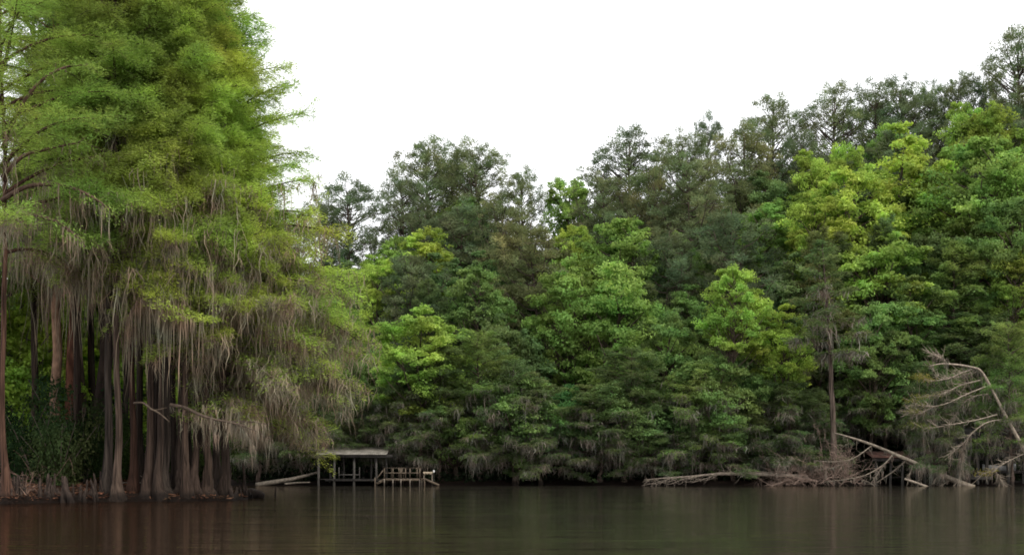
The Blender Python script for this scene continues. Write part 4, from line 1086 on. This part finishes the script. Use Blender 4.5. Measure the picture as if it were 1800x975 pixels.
# ---- boathouse with the pale metal roof
Y = 127.6
ox = PX(630, Y)
bh = thing('boathouse', 'open boathouse on posts with a pale corrugated metal roof', 'boathouse', (ox, Y, 0))
sx = Y / FPX
xl, xr_ = (556 - 630) * sx, (682 - 630) * sx
ez, rz = 2.82, 3.5
a = Acc(); corrugated(a, xl, xr_, -.5, ez, 2.2, rz); corrugated(a, xl, xr_, 2.2, rz, 4.9, ez); part('roof', a, M['tin'], bh)
a = Acc(); a.box((0, -.33, ez - .16), (xr_ - xl - .2, .09, .26)); a.box((0, 4.7, ez - .16), (xr_ - xl - .2, .09, .26))
for gx in (xl + .12, xr_ - .12):
    a.beam((gx, -.28, ez - .1), (gx, 2.2, rz - .1), .07, .2); a.beam((gx, 2.2, rz - .1), (gx, 4.65, ez - .1), .07, .2)
part('fascia', a, M['dark_timber'], bh)
for i, (px, yy) in enumerate([(560, 0), (587, 0), (600, 2.2), (622, 0), (648, 2.2), (662, 0), (560, 4.4), (590, 4.4), (630, 4.4), (664, 4.4), (676, 2.2), (575, 2.2)]):
    a = Acc(); x = (px - 630) * sx
    lean = .03 * math.sin(i * 2.3)
    a.tube(np.array([[x, yy, -1.2], [x + lean, yy, 1.2], [x + lean * 2, yy, ez - .29]]), [.12, .11, .10], 8)
    part('post', a, M['fence'], bh)
a = Acc()
for k in range(16): a.box((xl + .4 + 1.9 * .0 + 0, -.25 + k * .14, .62), (2.6, .12, .05)) if k < 0 else None
for k in range(int((xr_ - xl - .6) / .16)):
    a.box((xl + .35 + k * .16, 2.0, .60), (.14, 4.4, .05))
for yy in (-.12, 2.2, 4.3): a.box((0, yy, .50), (xr_ - xl - .5, .12, .15))
part('deck', a, M['dark_timber'], bh)
a = Acc()
for px in (596, 632): a.box(((px - 630) * sx, -.05, 1.15), (.09, .09, 1.05))
a.box(((614 - 630) * sx, -.05, 1.0), (36 * sx, .05, .09))
part('railing', a, M['fence'], bh)

# ---- timber dock
Y = 126.6
ox = PX(706, Y); sx = Y / FPX
dk = thing('dock', 'small timber dock with a two-rail railing and a stair at either end', 'dock', (ox, Y, 0))
X = lambda px: (px - 706) * sx
dz = .66
a = Acc()
nb_ = int((X(739) - X(674)) / .15)
for k in range(nb_): a.box((X(674) + .075 + k * (X(739) - X(674)) / nb_, 1.2, dz), (.135, 2.6, .045))
a.box(((X(674) + X(739)) / 2, -.15, dz - .11), (X(739) - X(674), .06, .17)); a.box(((X(674) + X(739)) / 2, 2.45, dz - .11), (X(739) - X(674), .06, .17))
part('deck', a, M['rail_timber'], dk)
for px in (676, 691, 705, 721, 738):
    a = Acc(); a.box((X(px), -.235, (dz - .06) / 2 - .5), (.11, .11, dz + 1.0)); part('leg', a, M['timber'], dk)
    a = Acc(); a.box((X(px), 2.54, (dz - .06) / 2 - .5), (.11, .11, dz + 1.0)); part('leg', a, M['timber'], dk)
for (p0, p1, posts) in ((676, 713, (676, 691, 705, 713)), (721, 738, (721, 738))):
    a = Acc()
    for px in posts: a.box((X(px), -.12, dz + .47), (.10, .10, .9))
    for zz in (dz + .90, dz + .50):
        a.box(((X(p0) + X(p1)) / 2, -.20 if zz < dz + .7 else -.12, zz + (.045 if zz > dz + .7 else 0)), (X(p1) - X(p0) + .12, .05 if zz < dz + .7 else .14, .09 if zz < dz + .7 else .04))
    part('railing', a, M['rail_timber'], dk)
a = Acc()
for px in (684, 698, 730): a.box((X(px), 2.4, dz + .47), (.10, .10, .9))
a.box(((X(684) + X(730)) / 2, 2.4, dz + .95), (X(730) - X(684) + .2, .12, .04)); a.box(((X(684) + X(730)) / 2, 2.32, dz + .5), (X(730) - X(684), .05, .09))
part('railing', a, M['rail_timber'], dk)
a = Acc()
a.beam((X(674), -.1, dz + .75), (X(660), -.1, .5), .06, .09); a.beam((X(674), -.1, dz - .1), (X(660), -.1, .12), .06, .2); a.beam((X(674), 1.0, dz - .1), (X(660), 1.0, .12), .06, .2)
for k in range(3): a.box((X(674) - .14 - k * .26, .45, dz - .12 - k * .2), (.24, 1.16, .04))
for yy in (-.17, 1.07): a.box((X(659.5), yy, .1), (.1, .09, 1.3))
part('stair', a, M['rail_timber'], dk)
a = Acc()
a.beam((X(745), -.1, dz), (X(771), -.1, .08), .06, .16); a.beam((X(745), 1.0, dz), (X(771), 1.0, .08), .06, .16)
a.box((X(742), .45, dz + .0), (X(745) - X(739.2), 2.0, .05))
a.box((X(746.5), -.19, .1), (.11, .11, 1.2))
for k in range(5): a.box((X(745) + .18 + k * .25, .45, dz - .06 - k * .115), (.22, 1.04, .04))
part('stair', a, M['rail_timber'], dk)

# ---- things on and behind the dock
def chair(label, px, py0, Yc, rot, mat, z):
    t = thing('chair', label, 'chair', (PX(px, Yc), Yc, z)); t.rotation_euler = (0, 0, rot)
    a = Acc()
    for k in range(4): a.box((0, -.2 + k * .13, .42), (.5, .11, .03))
    part('seat', a, mat, t)
    a = Acc()
    for k in range(4): a.beam((-.18 + k * .12, .27, .44), (-.18 + k * .12, .40, .95), .10, .025)
    a.box((0, .385, .80), (.5, .03, .06)); part('backrest', a, mat, t)
    for lx in (-.23, .23):
        for ly in (-.23, .27):
            a = Acc(); a.box((lx, ly, .205), (.05, .05, .40)); part('leg', a, mat, t)
    return t
chair('small tan chair on the dock behind the railing', 707, 835, 127.6, .5, M['rail_timber'], .69)
Yt = 127.4
tb = thing('table', 'pale tan table with a ragged cloth right of the dock railing', 'table', (PX(752.5, Yt), Yt, gz(PX(752.5, Yt), Yt)))
a = Acc(); zt = CAMZ + (HY - 829) / FPX * Yt; zt -= tb.location[2]
a.box((0, 0, zt), (.85, .6, .04)); part('tabletop', a, M['rail_timber'], tb)
a = Acc()
for k in range(9): a.box((-.38 + k * .095, -.315, zt - .08 - .03 * math.sin(k * 2.2)), (.085, .015, .20 + .06 * math.sin(k * 2.2)))
part('cloth', a, rough_mat('tan_cloth', (.30, .24, .17), (.45, .37, .27), (4, 4, 4), .1, .9), tb)
for lx in (-.36, .36):
    for ly in (-.24, .24):
        a = Acc(); a.box((lx, ly, (zt - .02) / 2 - .02), (.06, .06, zt)); part('leg', a, M['timber'], tb)
lamp = thing('lamp_post', 'thin post with a small white lamp at the right end of the dock', 'lamp', (PX(762.5, 127.3), 127.3, gz(PX(762.5, 127.3), 127.3)))
a = Acc(); zl = CAMZ + (HY - 830) / FPX * 127.3 - lamp.location[2]
a.tube(np.array([[0, 0, -.5], [0, 0, zl]]), [.03, .03], 8); part('pole', a, M['dark_timber'], lamp)
a = Acc(); a.tube(np.array([[0, 0, zl - .02], [0, 0, zl + .05], [0, 0, zl + .15], [0, 0, zl + .21], [0, 0, zl + .23]]), [.04, .085, .085, .06, .01], 10); part('lamp_head', a, M['white_paint'], lamp)
Yf = 133.5
fb = thing('fence', 'grey board fence panel behind the timber dock', 'fence', (PX(722, Yf), Yf, gz(PX(722, Yf), Yf)))
a = Acc(); zf = CAMZ + (HY - 814) / FPX * Yf - fb.location[2]
for k in range(15): a.box((-1.02 + k * .146, 0, zf / 2 - .2), (.138, .025, zf + .4 + .02 * math.sin(k * 3)))
part('board_panel', a, M['fence'], fb)
for px_ in (-1.15, 1.15):
    a = Acc(); a.box((px_, .03, zf / 2 - .2), (.1, .1, zf + .6)); part('post', a, M['fence'], fb)

# ---- rusty roofed shed
Y = 129.5
ox = PX(1578, Y); sx = Y / FPX
rs = thing('boat_shed', 'low boat shed with a rusty red roof behind the slanting dead trunk', 'boat shed', (ox, Y, 0))
X = lambda px: (px - 1578) * sx
a = Acc(); corrugated(a, X(1530), X(1598), -.6, 2.55, 2.0, 3.15); corrugated(a, X(1530), X(1598), 2.0, 3.15, 4.4, 2.55); part('roof', a, M['rust'], rs)
a = Acc(); corrugated(a, X(1599), X(1630), -.3, 2.75, 2.2, 3.3); part('side_roof', a, M['dark_timber'], rs)
a = Acc(); a.box((X(1564), -.45, 2.34), (X(1596) - X(1532), .08, .30)); a.box((X(1614), -.2, 2.58), (X(1629) - X(1600), .08, .22)); a.box((X(1564), 4.2, 2.34), (X(1596) - X(1532), .08, .30)); part('fascia', a, M['dark_timber'], rs)
for px, yy in ((1540, 0), (1566, .2), (1586, 0), (1611, 0), (1626, .1), (1540, 4), (1566, 4), (1586, 4), (1611, 2)):
    a = Acc(); a.tube(np.array([[X(px), yy, -1.2], [X(px) + .03, yy, 2.3]]), [.13, .11], 8); part('post', a, M['fence'], rs)
a = Acc(); a.box((X(1580), 1.6, .75), (X(1618) - X(1542), 2.6, .08)); a.box((X(1580), .25, 1.35), (X(1590) - X(1568), .06, .14)); part('deck', a, M['dark_timber'], rs)

# ---- dark boathouse at the right
Y = 129.2
ox = PX(1740, Y); sx = Y / FPX
db = thing('boathouse', 'dark open boathouse with thick posts behind the bent dead tree', 'boathouse', (ox, Y, 0))
X = lambda px: (px - 1740) * sx
zz = lambda py: CAMZ + (HY - py) / FPX * Y
a = Acc()
v = [(X(1660), -.7, zz(763)), (X(1830), -.7, zz(763)), (X(1830), 6, zz(747)), (X(1660), 6, zz(747))]
a.add(v + [(p[0], p[1], p[2] - .12) for p in v], [[0, 1, 2, 3], [7, 6, 5, 4], [0, 4, 5, 1], [1, 5, 6, 2], [2, 6, 7, 3], [3, 7, 4, 0]])
part('roof', a, M['dark_timber'], db)
a = Acc(); a.box((X(1745), -.5, zz(768.5)), (X(1828) - X(1662), .1, .32)); part('beam', a, M['fence'], db)
a = Acc(); a.box((X(1765), .35, zz(780)), (X(1828) - X(1720), .06, .55)); part('hanging_panel', a, M['fence'], db)
for px, yy in ((1682, 0), (1703, 0), (1719, .1), (1735, .05), (1772, 0), (1800, .1), (1825, 0), (1682, 5), (1719, 5), (1772, 5), (1825, 5)):
    a = Acc(); a.tube(np.array([[X(px), yy, -1.3], [X(px), yy, 1.4], [X(px), yy, zz(773)]]), [.16, .15, .145], 9); part('post', a, M['fence'], db)
a = Acc(); a.box((X(1712), 1.5, zz(836)), (X(1745) - X(1676), 3.0, .12)); a.box((X(1712), -.06, zz(840)), (X(1745) - X(1676), .08, .26)); part('deck', a, M['fence'], db)
a = Acc(); a.box((X(1790), .9, zz(829)), (X(1830) - X(1751), 2.0, .24)); a.box((X(1790), .2, zz(846)), (X(1830) - X(1760), .1, .1)); part('floating_deck', a, M['dark_timber'], db)
a = Acc(); a.box((X(1745), 5.4, zz(810)), (X(1828) - X(1664), .06, 3.6)); part('back_wall', a, M['dark_timber'], db)

# ---- small boat lying on the floating deck
Yb = 129.6
zb = CAMZ + (HY - 826.6) / FPX * Yb
zb = zz(829) + .12 + .005
t = thing('boat', 'small dull grey flat-bottomed boat kept inside the dark boathouse', 'boat', (PX(1757, Yb), Yb + .35, zb))
a = Acc()
n = 12; L = 2.9
u = np.linspace(0, 1, n)
hw = .55 * np.clip(1 - (np.clip(u - .55, 0, 1) / .47) ** 2.2, .05, 1); sheer = .42 + .16 * u ** 2
rows = []
for i in range(n):
    x_ = L * (.5 - u[i])
    rows.append([(x_, -hw[i], sheer[i]), (x_, -hw[i] * .8, .0 + .12 * max(0, u[i] - .7)), (x_, hw[i] * .8, .0 + .12 * max(0, u[i] - .7)), (x_, hw[i], sheer[i]),
                 (x_, hw[i] - .04, sheer[i]), (x_, hw[i] * .8 - .04, .04 + .12 * max(0, u[i] - .7)), (x_, -hw[i] * .8 + .04, .04 + .12 * max(0, u[i] - .7)), (x_, -hw[i] + .04, sheer[i])])
v = np.array(rows).reshape(-1, 3); i = np.arange(n - 1)[:, None] * 8; j = np.arange(8)[None]; j2 = (j + 1) % 8
q = np.stack([i + j, i + j2, i + 8 + j2, i + 8 + j], -1).reshape(-1, 4)
a.add(v, np.vstack([q, [[0, 1, 2, 3]], [[(n - 1) * 8 + k for k in (3, 2, 1, 0)]]]))
part('hull', a, M['hull'], t)
for xs_ in (-.55, .35):
    a = Acc(); a.box((xs_, 0, .32), (.26, .84, .04)); part('seat', a, M['hull'], t)
a = Acc(); a.box((1.5, 0, .50), (.14, .26, .30)); a.box((1.53, 0, .2), (.09, .12, .5)); part('motor', a, M['white_paint'], t)

# ---- bare bough in the moss curtain (a dead limb hung in the stand)
Y = 65.4
a, mo = Acc(), Acc(); base = P(345, 726, Y)
for rows in ([(300, 711, Y + 1.0, .10), (325, 716, Y + .5, .085), (350, 728, Y, .07), (375, 736, Y - .3, .06), (400, 741, Y - .6, .05), (425, 747, Y - .9, .04), (450, 757, Y - 1.2, .02)],
             [(372, 735, Y - .3, .03), (378, 750, Y - .5, .02), (382, 768, Y - .6, .01)], [(400, 741, Y - .6, .035), (430, 740, Y - .8, .025), (470, 745, Y - 1, .01)],
             [(420, 746, Y - .9, .03), (436, 762, Y - 1, .02), (446, 782, Y - 1.1, .01)], [(408, 742, Y - .7, .03), (440, 752, Y - .5, .02), (476, 772, Y - .3, .01)]):
    p = stem(a, rows, 6); moss_on(mo, p, 70, .55, r, (.02, .05), .05)
base_t = base
shift_mesh(a, base); shift_mesh(mo, base)
t = thing('dead_branch', 'bare knotted branch reaching right through the moss curtain', 'dead branch', tuple(base))
link('limb', a.mesh('limb', M['dead_wood'], True), t, color=(.27, .225, .20)); link('spanish_moss', mo.mesh('spanish_moss', M['moss']), t, color=(.27, .215, .165))
a = Acc(); base = P(265, 722, 65)
stem(a, [(236, 708, 65.8, .06), (252, 708, 65.2, .055), (265, 718, 64.9, .05), (280, 726, 64.7, .04), (298, 741, 64.6, .02)], 6)
stem(a, [(270, 721, 64.9, .03), (280, 719, 64.8, .02), (294, 716, 64.8, .01)], 5)
shift_mesh(a, base)
tag(link('dead_branch', a.mesh('dead_branch', M['dead_wood'], True), None, tuple(base), (.27, .23, .2)), 'short bare hooked branch low in the gap left of the trunk wall', 'dead branch')

# ------------------------------------------------------------------ sky, sun, camera
SUN_EL, SUN_AZ = math.radians(47), math.radians(138)       # azimuth measured from +Y towards +X
w = bpy.data.worlds.new('World'); scene.world = w; w.use_nodes = True
nt = w.node_tree; nt.nodes.clear()
sky = nt.nodes.new('ShaderNodeTexSky'); sky.sky_type = 'NISHITA'; sky.sun_disc = False
sky.sun_elevation = SUN_EL; sky.sun_rotation = SUN_AZ; sky.dust_density = 4; sky.air_density = 1.2
mix = nt.nodes.new('ShaderNodeMix'); mix.data_type = 'RGBA'; mix.inputs[0].default_value = .86
mix.inputs[7].default_value = (12.2, 12.2, 12.4, 1)              # thin bright cloud veiling the blue
nt.links.new(sky.outputs[0], mix.inputs[6])
bg = nt.nodes.new('ShaderNodeBackground'); bg.inputs['Strength'].default_value = .15
nt.links.new(mix.outputs[2], bg.inputs[0])
out = nt.nodes.new('ShaderNodeOutputWorld'); nt.links.new(bg.outputs[0], out.inputs[0])

sun = bpy.data.lights.new('sun', 'SUN'); sun.energy = 2.0; sun.angle = math.radians(6); sun.color = (1.0, .94, .83)
so = bpy.data.objects.new('sun', sun); COL.objects.link(so)
d = Vector((math.sin(SUN_AZ) * math.cos(SUN_EL), math.cos(SUN_AZ) * math.cos(SUN_EL), math.sin(SUN_EL)))
so.rotation_euler = d.to_track_quat('Z', 'Y').to_euler(); so.location = (0, 0, 60)

cam = bpy.data.cameras.new('camera'); cam.lens = 50; cam.sensor_width = 36; cam.sensor_fit = 'HORIZONTAL'
cam.shift_y = (HY - 487.5) / 1800.0
cam.clip_start = .1; cam.clip_end = 6000
co = bpy.data.objects.new('camera', cam); COL.objects.link(co); co.location = (0, 0, CAMZ); co.rotation_euler = (math.pi / 2, 0, 0)
scene.camera = co

scene.view_settings.view_transform = 'Standard'; scene.view_settings.look = 'None'
scene.view_settings.exposure = 0; scene.view_settings.gamma = 1
scene.render.engine = 'CYCLES'
c = scene.cycles
c.max_bounces = 8; c.diffuse_bounces = 6; c.glossy_bounces = 3; c.transmission_bounces = 4; c.transparent_max_bounces = 4
c.use_denoising = True
c.filter_width = 1.7
c.use_adaptive_sampling = True; c.adaptive_threshold = .02
